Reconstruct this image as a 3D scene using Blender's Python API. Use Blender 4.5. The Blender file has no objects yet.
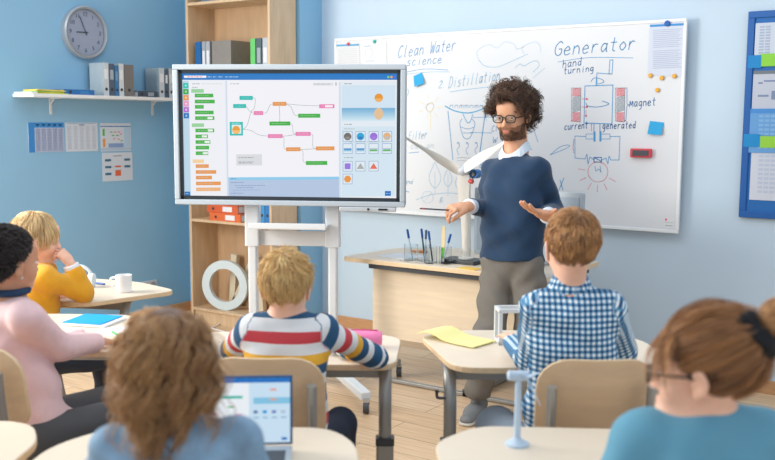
import bpy, bmesh, math, random
import numpy as np
from mathutils import Vector, Matrix
random.seed(7)
SC = bpy.context.scene
COL = SC.collection
PI = math.pi
# ------------------------------------------------------------------ camera
FPX = 930.0; YAW = math.radians(34.5); PITCH = math.radians(6.6); ROLL = math.radians(-0.3); H = 1.50
_f = np.array([-math.sin(YAW)*math.cos(PITCH), math.cos(YAW)*math.cos(PITCH), -math.sin(PITCH)])
_r = np.array([math.cos(YAW), math.sin(YAW), 0.0]); _d = np.cross(_f, _r)
CR = math.cos(ROLL)*_r + math.sin(ROLL)*_d
CD = -math.sin(ROLL)*_r + math.cos(ROLL)*_d
CF = _f
cam = bpy.data.cameras.new('camera'); camo = bpy.data.objects.new('camera', cam); COL.objects.link(camo)
cam.sensor_width = 36; cam.lens = FPX/775*36
camo.matrix_world = Matrix(((CR[0], -CD[0], -CF[0], 0), (CR[1], -CD[1], -CF[1], 0), (CR[2], -CD[2], -CF[2], H), (0, 0, 0, 1)))
cam.dof.use_dof = True; cam.dof.focus_distance = 4.8; cam.dof.aperture_fstop = 2.9
cam.clip_start = 0.05
SC.camera = camo
# ------------------------------------------------------------------ light
SC.view_settings.view_transform = 'Standard'; SC.view_settings.look = 'None'
SC.view_settings.exposure = 0.15; SC.view_settings.gamma = 1.0; SC.view_settings.use_curve_mapping = False
wd = bpy.data.worlds.new('World'); SC.world = wd; wd.use_nodes = True
wd.node_tree.nodes['Background'].inputs[0].default_value = (0.86, 0.93, 1.0, 1)
wd.node_tree.nodes['Background'].inputs[1].default_value = 0.82
def area(name, loc, target, sx, sy, power, col):
    l = bpy.data.lights.new(name, 'AREA'); l.shape = 'RECTANGLE'; l.size = sx; l.size_y = sy; l.energy = power; l.color = col
    o = bpy.data.objects.new(name, l); COL.objects.link(o); o.location = loc
    o.rotation_euler = (Vector(target)-Vector(loc)).to_track_quat('-Z', 'Y').to_euler(); return o
area('window_light', (-5.3, 1.5, 1.9), (-1.6, 3.1, 1.0), 2.4, 1.7, 265, (1.0, 0.92, 0.81))
area('ceiling_light', (-2.4, 2.6, 3.3), (-2.3, 3.6, 0.0), 2.4, 1.2, 26, (1.0, 0.97, 0.93))
# ------------------------------------------------------------------ coordinates
# stage frame: u to the right of the room's viewing direction, v away along it, z up; world frame is square to the walls
cy, sy_ = math.cos(YAW), math.sin(YAW)
def W(u, v, z=0.0): return Vector((u*cy - v*sy_, u*sy_ + v*cy, z))
def stage(p): return np.array([p[0]*cy + p[1]*sy_, -p[0]*sy_ + p[1]*cy, p[2]])
def ray(px, py): return CF + CR*(px-387.5)/FPX + CD*(py-230)/FPX
C0 = np.array([0, 0, H])
def onZ(px, py, z): d = ray(px, py); return C0 + d*(z-H)/d[2]
def onY(px, py, y): d = ray(px, py); return C0 + d*y/d[1]
def onX(px, py, x): d = ray(px, py); return C0 + d*x/d[0]
def at(px, py, dep): return C0 + ray(px, py)*dep
def A(px, py, dep): return stage(at(px, py, dep))
# ------------------------------------------------------------------ materials
def lin(c):
    c = c/255.0
    return c/12.92 if c <= 0.04045 else ((c+0.055)/1.055)**2.4
def rgb(r, g, b): return (lin(r), lin(g), lin(b), 1)
MATS = {}
def mat(name, col, rough=0.55, metal=0.0, var=0.0, vscale=30, bump=0.0, bscale=80, emit=0, alpha=1, trans=0, coat=0, stretch=None, sheen=0, sss=0, spec=0.5):
    if name in MATS: return MATS[name]
    m = bpy.data.materials.new(name); m.use_nodes = True; MATS[name] = m
    nt = m.node_tree; b = nt.nodes['Principled BSDF']; c = rgb(*col)
    b.inputs['Base Color'].default_value = c; b.inputs['Roughness'].default_value = rough; b.inputs['Metallic'].default_value = metal
    b.inputs['Specular IOR Level'].default_value = spec
    if coat: b.inputs['Coat Weight'].default_value = coat
    if sheen: b.inputs['Sheen Weight'].default_value = sheen
    if sss: b.inputs['Subsurface Weight'].default_value = sss; b.inputs['Subsurface Radius'].default_value = (0.012, 0.005, 0.003); b.inputs['Subsurface Scale'].default_value = 0.82
    if trans: b.inputs['Transmission Weight'].default_value = trans
    if emit: b.inputs['Specular IOR Level'].default_value = .05; b.inputs['Base Color'].default_value = (0.02, 0.02, 0.02, 1); b.inputs['Emission Color'].default_value = c; b.inputs['Emission Strength'].default_value = emit*.93
    if var or bump:
        tc = nt.nodes.new('ShaderNodeTexCoord'); mp = nt.nodes.new('ShaderNodeMapping'); nt.links.new(tc.outputs['Object'], mp.inputs[0])
        if stretch: mp.inputs['Scale'].default_value = stretch
        if var:
            n = nt.nodes.new('ShaderNodeTexNoise'); n.inputs['Scale'].default_value = vscale; n.inputs['Detail'].default_value = 4
            nt.links.new(mp.outputs[0], n.inputs['Vector'])
            r = nt.nodes.new('ShaderNodeValToRGB'); r.color_ramp.elements[0].position = .3; r.color_ramp.elements[1].position = .7
            r.color_ramp.elements[0].color = tuple(max(0, x*(1-var)) for x in c[:3])+(1,); r.color_ramp.elements[1].color = tuple(min(1, x*(1+var)) for x in c[:3])+(1,)
            nt.links.new(n.outputs['Fac'], r.inputs[0]); nt.links.new(r.outputs[0], b.inputs['Base Color'])
        if bump:
            n2 = nt.nodes.new('ShaderNodeTexNoise'); n2.inputs['Scale'].default_value = bscale; n2.inputs['Detail'].default_value = 3
            nt.links.new(mp.outputs[0], n2.inputs['Vector'])
            bp = nt.nodes.new('ShaderNodeBump'); bp.inputs['Strength'].default_value = bump; bp.inputs['Distance'].default_value = 0.01
            nt.links.new(n2.outputs['Fac'], bp.inputs['Height']); nt.links.new(bp.outputs[0], b.inputs['Normal'])
    return m
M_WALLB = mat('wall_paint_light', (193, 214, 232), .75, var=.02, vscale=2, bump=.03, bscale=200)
M_WALLL = mat('wall_paint_shaded', (140, 189, 222), .75, var=.02, vscale=2, bump=.03, bscale=200)  # same wall paint, with the weaker light on left wall and pillar in its colour
M_BEECH = mat('beech_veneer', (210, 182, 148), .45, var=.10, vscale=7, stretch=(4, 4, .6))
M_BEECHX = mat('beech_veneer_long', (226, 208, 182), .42, var=.06, vscale=7, stretch=(.7, 5, 5))
M_TOP = mat('laminate_top', (226, 213, 194), .4, var=.02, vscale=10)
M_EDGE = mat('ply_edge', (222, 196, 160), .5, var=.12, vscale=60, stretch=(1, 1, 8))
M_PLY = mat('chair_plywood', (208, 178, 144), .4, var=.07, vscale=9, stretch=(.6, 4, 4))
M_STEEL = mat('grey_painted_steel', (158, 158, 156), .4, metal=.55)
M_DSTEEL = mat('dark_steel', (70, 74, 80), .4, metal=.5)
M_WHITE = mat('white_plastic', (236, 238, 240), .35)
M_WPAINT = mat('white_metal', (214, 219, 224), .3)
M_PAPER = mat('paper', (236, 239, 244), .8)
M_BLACK = mat('black_plastic', (22, 25, 30), .4)
M_GREY = mat('grey_card', (136, 142, 146), .6, var=.05)
M_BRASS = mat('aluminium', (196, 200, 204), .3, metal=.8)
# ------------------------------------------------------------------ mesh building
class MB:
    def __init__(s): s.v = []; s.f = []; s.m = []
    def add(s, vs, fs, m=0):
        n = len(s.v); s.v += [tuple(map(float, p)) for p in vs]; s.f += [tuple(i+n for i in f) for f in fs]; s.m += [m]*len(fs)
    def box(s, c, d, m=0, rz=0, rx=0, ry=0):
        R = Matrix.Rotation(rz, 3, 'Z') @ Matrix.Rotation(ry, 3, 'Y') @ Matrix.Rotation(rx, 3, 'X')
        vs = [Vector(c)+R@Vector((x*d[0]/2, y*d[1]/2, z*d[2]/2)) for x in (-1, 1) for y in (-1, 1) for z in (-1, 1)]
        s.add(vs, [(0, 1, 3, 2), (4, 6, 7, 5), (0, 4, 5, 1), (2, 3, 7, 6), (0, 2, 6, 4), (1, 5, 7, 3)], m); return s
    def beam(s, a, b, w, h, m=0, up=(0, 0, 1)):
        a = Vector(a); b = Vector(b); t = (b-a).normalized(); x = t.cross(Vector(up))
        if x.length < 1e-4: x = t.cross(Vector((1, 0, 0)))
        x.normalize(); y = x.cross(t)
        vs = [p+x*i*w/2+y*j*h/2 for p in (a, b) for i, j in ((-1, -1), (1, -1), (1, 1), (-1, 1))]
        s.add(vs, [(0, 1, 2, 3), (7, 6, 5, 4), (0, 4, 5, 1), (1, 5, 6, 2), (2, 6, 7, 3), (3, 7, 4, 0)], m); return s
    def tube(s, pts, r, n=10, m=0, flat=None):
        pts = [Vector(p) for p in pts]; k = len(pts); rs = r if isinstance(r, (list, tuple)) else [r]*k
        vs = []; x = None
        for i, p in enumerate(pts):
            t = (pts[min(i+1, k-1)]-pts[max(i-1, 0)]).normalized()
            if x is None:
                x = t.cross(Vector((0, 0, 1)))
                if x.length < .05: x = t.cross(Vector((0, 1, 0)))
            x = (x-t*x.dot(t)).normalized(); y = t.cross(x)
            for j in range(n):
                a = 2*PI*j/n; vs.append(p+(x*math.cos(a)+y*math.sin(a)*(flat or 1))*rs[i])
        fs = [(i*n+j, i*n+(j+1) % n, (i+1)*n+(j+1) % n, (i+1)*n+j) for i in range(k-1) for j in range(n)]
        fs += [tuple(range(n-1, -1, -1)), tuple((k-1)*n+j for j in range(n))]
        s.add(vs, fs, m); return s
    def lathe(s, prof, c=(0, 0, 0), n=28, m=0, axis='Z', caps=True):
        vs = []; k = len(prof)
        for r, z in prof:
            for j in range(n):
                a = 2*PI*j/n; p = (r*math.cos(a), r*math.sin(a), z)
                if axis == 'Y': p = (p[0], p[2], p[1])
                if axis == 'X': p = (p[2], p[0], p[1])
                vs.append(Vector(p)+Vector(c))
        fs = [(i*n+j, i*n+(j+1) % n, (i+1)*n+(j+1) % n, (i+1)*n+j) for i in range(k-1) for j in range(n)]
        closed = prof[0] == prof[-1]
        if prof[0][0] > 1e-6 and not closed and caps: fs.append(tuple(range(n-1, -1, -1)))
        if prof[-1][0] > 1e-6 and not closed and caps: fs.append(tuple((k-1)*n+j for j in range(n)))
        s.add(vs, fs, m); return s
    def prism(s, poly, z0, z1, m=0, ms=None, fr=None):
        """poly of (x,y) extruded z0..z1; fr maps (x,y,z)->Vector"""
        fr = fr or (lambda x, y, z: Vector((x, y, z))); n = len(poly)
        vs = [fr(x, y, z0) for x, y in poly]+[fr(x, y, z1) for x, y in poly]
        s.add(vs, [tuple(range(n-1, -1, -1)), tuple(range(n, 2*n))], m)
        s.f += []; base = len(s.v)-2*n
        for j in range(n): s.f.append((base+j, base+(j+1) % n, base+n+(j+1) % n, base+n+j)); s.m.append(m if ms is None else ms)
        return s
    def build(s, name, mats, parent=None, bevel=0, smooth=False, loc=None, rz=0, seg=2, normals=True):
        me = bpy.data.meshes.new(name); me.from_pydata(s.v, [], s.f)
        mats = mats if isinstance(mats, (list, tuple)) else [mats]
        for q in mats: me.materials.append(q)
        me.polygons.foreach_set('material_index', s.m)
        if normals:
            bm = bmesh.new(); bm.from_mesh(me); bmesh.ops.recalc_face_normals(bm, faces=bm.faces); bm.to_mesh(me); bm.free()
        if smooth: me.polygons.foreach_set('use_smooth', [True]*len(me.polygons))
        o = bpy.data.objects.new(name, me); COL.objects.link(o)
        if smooth and normals:
            try: me.set_sharp_from_angle(angle=math.radians(40))
            except Exception: pass
        if bevel:
            b = o.modifiers.new('bevel', 'BEVEL'); b.width = bevel; b.segments = seg; b.limit_method = 'ANGLE'; b.angle_limit = math.radians(40)
        if parent: o.parent = parent
        if loc is not None: o.location = loc
        o.rotation_euler.z = rz
        return o
def tag(o, label=None, cat=None, group=None, kind=None):
    if label: o['label'] = label
    if cat: o['category'] = cat
    if group: o['group'] = group
    if kind: o['kind'] = kind
    return o
def empty(name, loc, rz=0, label=None, cat=None, group=None):
    o = bpy.data.objects.new(name, None); COL.objects.link(o); o.location = loc; o.rotation_euler.z = rz; o.empty_display_size = .05
    return tag(o, label, cat, group)
def copy_tree(o, parent=None):
    c = o.copy(); COL.objects.link(c); c.parent = parent
    for ch in [x for x in bpy.data.objects if x.parent == o]: copy_tree(ch, c)
    return c
def rounded(poly, r, n=5):
    out = []; k = len(poly)
    for i in range(k):
        p = Vector(poly[i]).to_2d(); a = Vector(poly[i-1]).to_2d(); b = Vector(poly[(i+1) % k]).to_2d()
        rr = r[i] if isinstance(r, (list, tuple)) else r
        rr = min(rr, (a-p).length*.48, (b-p).length*.48)
        p0 = p+(a-p).normalized()*rr; p1 = p+(b-p).normalized()*rr
        for j in range(n+1):
            t = j/n; q = p0*(1-t)**2+p*2*t*(1-t)+p1*t*t; out.append((q.x, q.y))
    return out
def smooth_path(pts, n=6):
    pts = [np.array(p, float) for p in pts]; out = []
    for i in range(len(pts)-1):
        p0 = pts[max(i-1, 0)]; p1 = pts[i]; p2 = pts[i+1]; p3 = pts[min(i+2, len(pts)-1)]
        for j in range(n):
            t = j/n; out.append(.5*((2*p1)+(p2-p0)*t+(2*p0-5*p1+4*p2-p3)*t*t+(3*p1-p0-3*p2+p3)*t**3))
    out.append(pts[-1]); return out
# ------------------------------------------------------------------ the room
XL = -5.45; YB = 5.40; YP = 5.15; XP = -4.30
def struct(name, mb, m, **k): return tag(mb.build(name, m, **k), kind='structure')
mfl = bpy.data.materials.new('oak_floor'); mfl.use_nodes = True; nt = mfl.node_tree; b = nt.nodes['Principled BSDF']; b.inputs['Roughness'].default_value = .42
tc = nt.nodes.new('ShaderNodeTexCoord'); mp = nt.nodes.new('ShaderNodeMapping'); mp.inputs['Rotation'].default_value = (0, 0, 0); nt.links.new(tc.outputs['Object'], mp.inputs[0])
br = nt.nodes.new('ShaderNodeTexBrick'); br.inputs['Scale'].default_value = 1; br.inputs['Brick Width'].default_value = 1.25; br.inputs['Row Height'].default_value = .19
br.inputs['Mortar Size'].default_value = .0022; br.inputs['Color1'].default_value = rgb(234, 206, 172); br.inputs['Color2'].default_value = rgb(220, 188, 150); br.inputs['Mortar'].default_value = rgb(150, 116, 84)
nt.links.new(mp.outputs[0], br.inputs['Vector'])
mp2 = nt.nodes.new('ShaderNodeMapping'); mp2.inputs['Scale'].default_value = (1.2, 26, 1); nt.links.new(tc.outputs['Object'], mp2.inputs[0])
nn = nt.nodes.new('ShaderNodeTexNoise'); nn.inputs['Scale'].default_value = 2.5; nn.inputs['Detail'].default_value = 6; nt.links.new(mp2.outputs[0], nn.inputs['Vector'])
rr_ = nt.nodes.new('ShaderNodeValToRGB'); rr_.color_ramp.elements[0].position = .35; rr_.color_ramp.elements[0].color = (.72, .66, .60, 1); rr_.color_ramp.elements[1].position = .65; rr_.color_ramp.elements[1].color = (1, 1, 1, 1)
nt.links.new(nn.outputs['Fac'], rr_.inputs[0])
mx = nt.nodes.new('ShaderNodeMixRGB'); mx.blend_type = 'MULTIPLY'; mx.inputs[0].default_value = .8
nt.links.new(br.outputs['Color'], mx.inputs[1]); nt.links.new(rr_.outputs[0], mx.inputs[2]); nt.links.new(mx.outputs[0], b.inputs['Base Color'])
struct('floor', MB().box(((XL+3.0)/2, 2.0, -.05), (3.0-XL+.3, 7.1, .1)), mfl)
struct('wall_back', MB().box(((XP-.3+3.0)/2, YB+.06, 1.55), (3.0-XP+.3, .12, 3.1)), M_WALLB)
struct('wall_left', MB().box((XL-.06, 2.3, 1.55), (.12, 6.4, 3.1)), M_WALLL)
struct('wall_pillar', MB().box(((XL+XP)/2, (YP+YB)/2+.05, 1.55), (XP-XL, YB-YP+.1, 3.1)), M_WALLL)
M_BASE = mat('oak_baseboard', (196, 150, 108), .5, var=.12, vscale=8, stretch=(1, 1, 8))
struct('baseboard_back', MB().box(((XP+3.0)/2, YB-.008, .0375), (3.0-XP, .016, .075)), M_BASE, bevel=.003)
struct('baseboard_left', MB().box((XL+.008, (YP-.9)/2, .0375), (.016, YP+.9, .075)), M_BASE, bevel=.003)
struct('baseboard_pillar', MB().box(((XL+XP)/2, YP-.008, .0375), (XP-XL, .016, .075)), M_BASE, bevel=.003)
# ------------------------------------------------------------------ left wall: clock, shelf, papers
clock = empty('wall_clock', (XL, 4.195, 2.105), 0, 'round silver wall clock with grey dial on teal wall above shelf', 'clock')
MB().lathe([(.178, .0), (.182, .02), (.180, .045), (.170, .052), (.158, .048), (.155, .034)], axis='X', n=48, caps=False)  .build('rim', mat('clock_rim', (170, 178, 186), .35, metal=.6), clock, smooth=True)
MB().lathe([(0, .030), (.157, .030), (.157, .001), (0, .001)], axis='X', n=48).build('dial', mat('clock_dial', (158, 168, 190), .5), clock)
def text_mesh(name, txt, size, m, parent, loc, rot, depth=.0008, align='CENTER', xs=1):
    cu = bpy.data.curves.new(name, 'FONT'); cu.body = txt; cu.size = size; cu.extrude = depth; cu.align_x = align; cu.align_y = 'CENTER'
    t = bpy.data.objects.new('tmp', cu); COL.objects.link(t); dg = bpy.context.evaluated_depsgraph_get()
    me = bpy.data.meshes.new_from_object(t.evaluated_get(dg)); bpy.data.objects.remove(t); me.name = name
    me.materials.clear(); me.materials.append(m); o = bpy.data.objects.new(name, me); COL.objects.link(o); o.parent = parent; o.location = loc; o.rotation_euler = rot
    o.scale = (xs, 1, 1); return o
M_INKC = mat('clock_numeral_ink', (92, 112, 134), .5)
for k in range(12):
    a = PI/2-(k+1)*PI/6
    text_mesh('numeral', str(k+1), .040, M_INKC, clock, (.032, .122*math.cos(a), .122*math.sin(a)), (PI/2, 0, PI/2))
for nm, L, w, deg in (('hour_hand', .075, .007, 268), ('minute_hand', .115, .005, 336)):
    a = math.radians(90-deg); MB().beam((.036, -.02*math.cos(a), -.02*math.sin(a)), (.036, L*math.cos(a), L*math.sin(a)), w, .002, up=(1, 0, 0)).build(nm, mat('clock_hand', (60, 74, 92), .4), clock)
ZS = 1.672
shelf = empty('wall_shelf', (XL, 4.25, ZS), 0, 'long white wall shelf holding binders below the clock', 'shelf')
MB().box((.11, 0.03, -.011), (.22, 1.29, .022)).build('board', M_WHITE, shelf, bevel=.002)
for y in (-.335, .55):
    MB().box((.004, y, -.075), (.006, .018, .11)).box((.06, y, -.024), (.12, .018, .005)).beam((.006, y, -.06), (.04, y, -.028), .008, .008).build('bracket', M_WPAINT, shelf)
def binder(name, loc, rz, w, h, dep, cover, label, cat='binder', group=None, lying=False, lab=(225, 230, 236), spine=None):
    """spine faces -y local; w thickness (x), dep (y), h (z)"""
    o = empty(name, loc, rz, label, cat, group)
    m = mat('cover_%d_%d_%d' % cover, cover, .5, var=.04, vscale=20); ms = mat('cover_%d_%d_%d' % (spine or cover), spine or cover, .5)
    P = (lambda x, y, z: (z-h/2, y, x+w/2)) if lying else (lambda x, y, z: (x, y, z))
    D = (lambda x, y, z: (z, y, x)) if lying else (lambda x, y, z: (x, y, z))
    mb = MB()
    if w > .08: mb.box(P(0, .003, h/2), D(w, dep-.004, h))
    else: mb.box(P(-w/2+.0015, 0, h/2), D(.003, dep, h)).box(P(w/2-.0015, 0, h/2), D(.003, dep, h)).box(P(0, dep/2-.001, h/2), D(w, .002, h))
    mb.build('cover', m, o)
    MB().box(P(0, -dep/2+.001, h/2), D(w-.001, .003, h)).build('spine', ms, o)
    if w <= .08: MB().box(P(0, .004, h/2), D(w-.01, dep-.02, h-.012)).build('pages', M_PAPER, o)
    if lab: MB().box(P(0, -dep/2-.0012, h*.66), D(w*.62, .001, h*.3)).build('spine_label', mat('label_%d' % lab[0], lab, .7), o)
    hole = MB(); c = P(0, -dep/2-.0008, h*.2); hole.lathe([(0, -.001), (min(.011, w*.3), -.001), (min(.011, w*.3), .001), (0, .001)], c=c, axis='Y', n=14); hole.build('finger_hole', mat('hole_dark', (46, 52, 60), .5), o)
    return o
# local -y faces the room (+X) for things on the left wall: rz = +90deg
G = 'binders standing on the wall shelf'
rz = PI/2
xb = XL+.11
for y, w, h, cov, sp, lb, lab in ((4.235, .045, .225, (150, 166, 176), (206, 214, 220), 'pale grey binder with white spine, first standing on the wall shelf', (235, 238, 240)),
        (4.283, .045, .22, (82, 98, 116), (82, 98, 116), 'slate grey binder with round holes, second standing on the wall shelf', (170, 180, 190)),
        (4.325, .030, .21, (60, 124, 176), (60, 124, 176), 'narrow blue binder wedged among the grey ones on the wall shelf', (110, 160, 200)),
        (4.366, .042, .225, (150, 160, 170), (214, 220, 224), 'white spined binder right of the narrow blue one on the wall shelf', (235, 238, 240))):
    binder('ring_binder', (xb, y, ZS), rz, w, h, .15, cov, lb, group=G, lab=lab, spine=sp)
binder('ring_binder', (xb-.005, 4.437, ZS), rz, .085, .222, .15, (126, 122, 118), 'wide taupe grey file box closing the first binder row on wall shelf', 'file box', lab=None)
for y, w, h, cov, sp, lb in ((4.735, .05, .215, (140, 158, 170), (204, 212, 218), 'grey binder with white spine starting the second group on the wall shelf'),
        (4.780, .03, .205, (84, 104, 124), (84, 104, 124), 'thin slate binder in the second group on the wall shelf'),
        (4.826, .045, .215, (120, 132, 144), (210, 216, 222), 'white spined binder nearest the display on the wall shelf')):
    binder('ring_binder', (xb, y, ZS), rz, w, h, .15, cov, lb, group=G, lab=(235, 238, 240), spine=sp)
binder('ring_binder', (xb+.01, 4.592, ZS), rz, .042, .18, .15, (66, 80, 96), 'dark binder lying flat between two binder groups on wall shelf', lying=True, lab=(150, 160, 170), group='binders lying on the wall shelf')
binder('ring_binder', (xb+.01, 4.005, ZS), rz, .035, .24, .15, (38, 112, 178), 'blue binder lying flat left of the standing wall shelf binders', lying=True, lab=(60, 130, 190), group='binders lying on the wall shelf')
o = empty('paper_pile', (xb+.01, 3.79, ZS), 0, 'loose pile of yellow and green sheets on the wall shelf', 'papers')
for k, c in enumerate(((196, 206, 60), (232, 208, 70), (120, 180, 80), (222, 214, 120), (240, 206, 60))):
    MB().box((0, 0, .003+.0055*k), (.15, .25-.01*k, .005), rz=.05*(k % 3-1)).build('sheet_bundle', mat('bundle_%d' % k, c, .7), o)
o = tag(MB().prism(rounded([(-.09, -.02), (.09, -.02), (.09, .035), (-.09, .035)], .01), 0, .010).build('sheet_stack', M_PAPER, None, loc=(xb+.02, 3.635, ZS)), 'small stack of white sheets on the left end of wall shelf', 'papers')
# posters on the left wall (y, z, w, h)
def poster(y, z, w, h, label, draw):
    o = empty('wall_print', (XL, y, z), 0, label, 'print', 'prints taped to the teal wall')
    MB().box((.0015, 0, 0), (.002, w, h)).build('sheet', mat('print_paper', (206, 216, 228), .8), o)
    mb = MB(); ms = []
    def r(x0, y0, x1, y1, c):
        m = mat('ink_%d_%d_%d' % c, c, .7)
        if m not in ms: ms.append(m)
        mb.box((.003, (x0+x1)/2*w-w/2, h/2-(y0+y1)/2*h), (.0006, abs(x1-x0)*w, abs(y1-y0)*h), ms.index(m))
    draw(r); mb.build('printing', ms, o); return o
def d1(r):
    r(.17, .17, 1, 1, (176, 190, 222))
    r(0, 0, 1, .17, (56, 136, 206)); r(0, .17, .17, 1, (56, 136, 206))
    for i in range(14):
        y = .22+i*.054
        for j in range(5): r(.2+j*.16, y, .33+j*.16, y+.016, (140, 160, 200))
    for j in range(5): r(.22+j*.16, .06, .3+j*.16, .1, (170, 205, 235))
def d2(r):
    r(.05, .02, .95, .035, (120, 160, 205)); r(.42, .07, .58, .1, (80, 110, 160))
    for j in range(5):
        for i in range(17): r(.06+j*.19, .14+i*.047, .17+j*.19, .155+i*.047, (160, 172, 190))
def d3(r):
    r(0, .1, 1, .13, (40, 110, 180)); r(.0, .88, 1, .97, (176, 196, 220)); r(.76, .14, .97, .86, (176, 206, 228)); r(.24, .72, .74, .87, (130, 160, 205))
    r(.06, .2, .13, .45, (90, 180, 90)); r(.06, .55, .14, .85, (224, 150, 80))
    for x, y, c in ((.3, .3, (60, 170, 170)), (.42, .3, (220, 140, 70)), (.55, .3, (220, 120, 160)), (.36, .42, (70, 160, 80)), (.5, .42, (70, 160, 80)), (.62, .38, (220, 120, 160)), (.4, .54, (220, 120, 160)), (.55, .56, (220, 140, 70)), (.64, .62, (70, 160, 80))): r(x, y, x+.08, y+.035, c)
def d4(r):
    r(.36, .1, .64, .13, (140, 150, 165))
    for x, y in ((.08, .22), (.72, .22), (.08, .46), (.72, .46), (.08, .7)): r(x, y, x+.2, y+.08, (50, 108, 140))
    r(.41, .46, .6, .52, (216, 100, 50)); r(.41, .62, .6, .82, (216, 100, 60)); r(.28, .49, .4, .5, (150, 155, 160)); r(.6, .49, .72, .5, (150, 155, 160))
poster(3.875, 1.388, .275, .198, 'printed table with bright blue header on teal wall, leftmost of prints', d1)
poster(4.160, 1.388, .268, .200, 'white print of plain text columns, middle of the upper prints', d2)
poster(4.455, 1.384, .272, .200, 'print of a colourful block diagram, directly above the flow chart print', d3)
poster(4.463, 1.170, .270, .205, 'flow chart print with dark blue and orange boxes, alone in lower row', d4)
o = empty('power_socket', (XL, 4.72, .255), 0, 'white double power socket low on teal wall beyond the mug', 'socket')
MB().box((.006, 0, 0), (.012, .16, .082)).build('plate', mat('socket_plate', (196, 204, 210), .4), o, bevel=.004)
for y in (-.038, .038): MB().lathe([(0, .013), (.024, .013), (.028, .0155), (.028, .010), (0, .010)], c=(0, y, 0), axis='X', n=20).build('outlet', mat('outlet_grey', (150, 160, 168), .5), o, smooth=True)
# ------------------------------------------------------------------ bookcase
BX0, BX1, BY0, BY1 = -5.135, -4.322, 4.86, 5.135; BH = 3.0; T = .02
bc = empty('bookcase', ((BX0+BX1)/2, (BY0+BY1)/2, 0), 0, 'tall open beech bookcase standing behind the large display', 'bookcase')
cx, cyy = (BX0+BX1)/2, (BY0+BY1)/2; w = BX1-BX0; dd = BY1-BY0
for x in (BX0+T/2-cx, BX1-T/2-cx): MB().box((x, 0, BH/2), (T, dd, BH)).build('side_panel', M_BEECH, bc, bevel=.001)
MB().box((0, dd/2-.005, BH/2), (w-2*T, .008, BH)).build('back_panel', mat('beech_back', (192, 160, 126), .5, var=.08, vscale=7, stretch=(4, 4, .6)), bc)
SHZ = [.10, .77, 1.22, 1.72, 2.345, 2.9]
for z in SHZ: MB().box((0, -.004, z), (w-2*T, dd-.012, T)).build('shelf', M_BEECH, bc, bevel=.001)
MB().box((0, -dd/2+.03, .045), (w-2*T, .016, .09)).build('plinth', M_BEECH, bc)
# items on the 1.22..1.64 and 1.64..2.33 shelves: rz=0, spine faces -y
zs = 1.72+T/2; G2 = 'binders on the upper bookcase shelf'; yb = 4.86+.14
# shelf top at 1.65 hidden by the display: binders rise to about 1.99
for x, wd_, h, cov, sp, lb, lab in ((-5.045, .058, .345, (22, 96, 160), None, 'deep blue binder, first on the upper bookcase shelf', None),
        (-4.988, .036, .345, (130, 140, 150), (150, 160, 172), 'light grey binder with pale label beside the deep blue one', (214, 220, 228)),
        (-4.946, .040, .345, (132, 138, 146), (160, 166, 174), 'light grey binder with label, beside the big taupe file box', (216, 222, 228))):
    binder('ring_binder', (x, yb, zs), 0, wd_, h, .22, cov, lb, group=G2, lab=lab, spine=sp)
binder('file_box', (-4.82, yb+.01, zs), 0, .19, .345, .22, (132, 128, 124), 'large taupe file box on the upper bookcase shelf', 'file box', lab=None)
for x, wd_, h, cov, lb, lab in ((-4.508, .045, .345, (96, 190, 104), 'bright green binder with dotted spine on upper bookcase shelf', None),
        (-4.452, .050, .345, (74, 92, 100), 'dark slate binder between green and pale binders in bookcase', (150, 160, 170)),
        (-4.392, .050, .345, (176, 184, 196), 'pale grey binder against right side of the upper bookcase shelf', (214, 220, 228))):
    binder('ring_binder', (x, yb, zs), 0, wd_, h, .22, cov, lb, group=G2, lab=lab)
tag(MB().box((0, 0, .02), (.09, .15, .04)).build('storage_tin', mat('navy_card', (28, 66, 108), .5), None, bevel=.004, loc=(-4.60, yb-.02, zs)), 'small navy tin left of the green binder in bookcase', 'tin')
o = empty('storage_box', (-4.87, 5.0, 2.355), 0, 'blue grey storage box high on the bookcase at the picture edge', 'box')
MB().box((0, 0, .06), (.3, .2, .12)).build('body', mat('box_bluegrey', (92, 118, 142), .6), o, bevel=.004); MB().box((0, 0, .13), (.31, .21, .03)).build('lid', mat('box_lid', (150, 164, 178), .6), o, bevel=.004)
zs = .77+T/2
binder('ring_binder', (-4.77, yb-.02, zs), 0, .058, .31, .24, (214, 104, 52), 'orange binder lying flat, lower of the two in bookcase', lying=True, lab=(222, 224, 230), group='orange binders stacked in the bookcase')
binder('ring_binder', (-4.805, yb-.01, zs+.0585), 0, .058, .31, .24, (204, 92, 48), 'orange binder lying flat, upper of the two in bookcase', lying=True, lab=(222, 224, 230), group='orange binders stacked in the bookcase')
for i, (x, c, lb) in enumerate(((-4.49, (52, 128, 190), 'mid blue binder standing lowest left in bookcase below the display'), (-4.438, (62, 138, 196), 'lighter blue binder, middle of three below the display'), (-4.386, (44, 118, 184), 'deeper blue binder, right one of three below the display'))):
    binder('ring_binder', (x, yb, zs), 0, .048, .31, .22, c, lb, group='blue binders in the bookcase under the display', lab=(90, 160, 210))
binder('ring_binder', (-4.55, yb, zs), 0, .05, .30, .22, (196, 204, 196), 'pale cream binder beside the blue ones below the display', lab=None)
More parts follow.
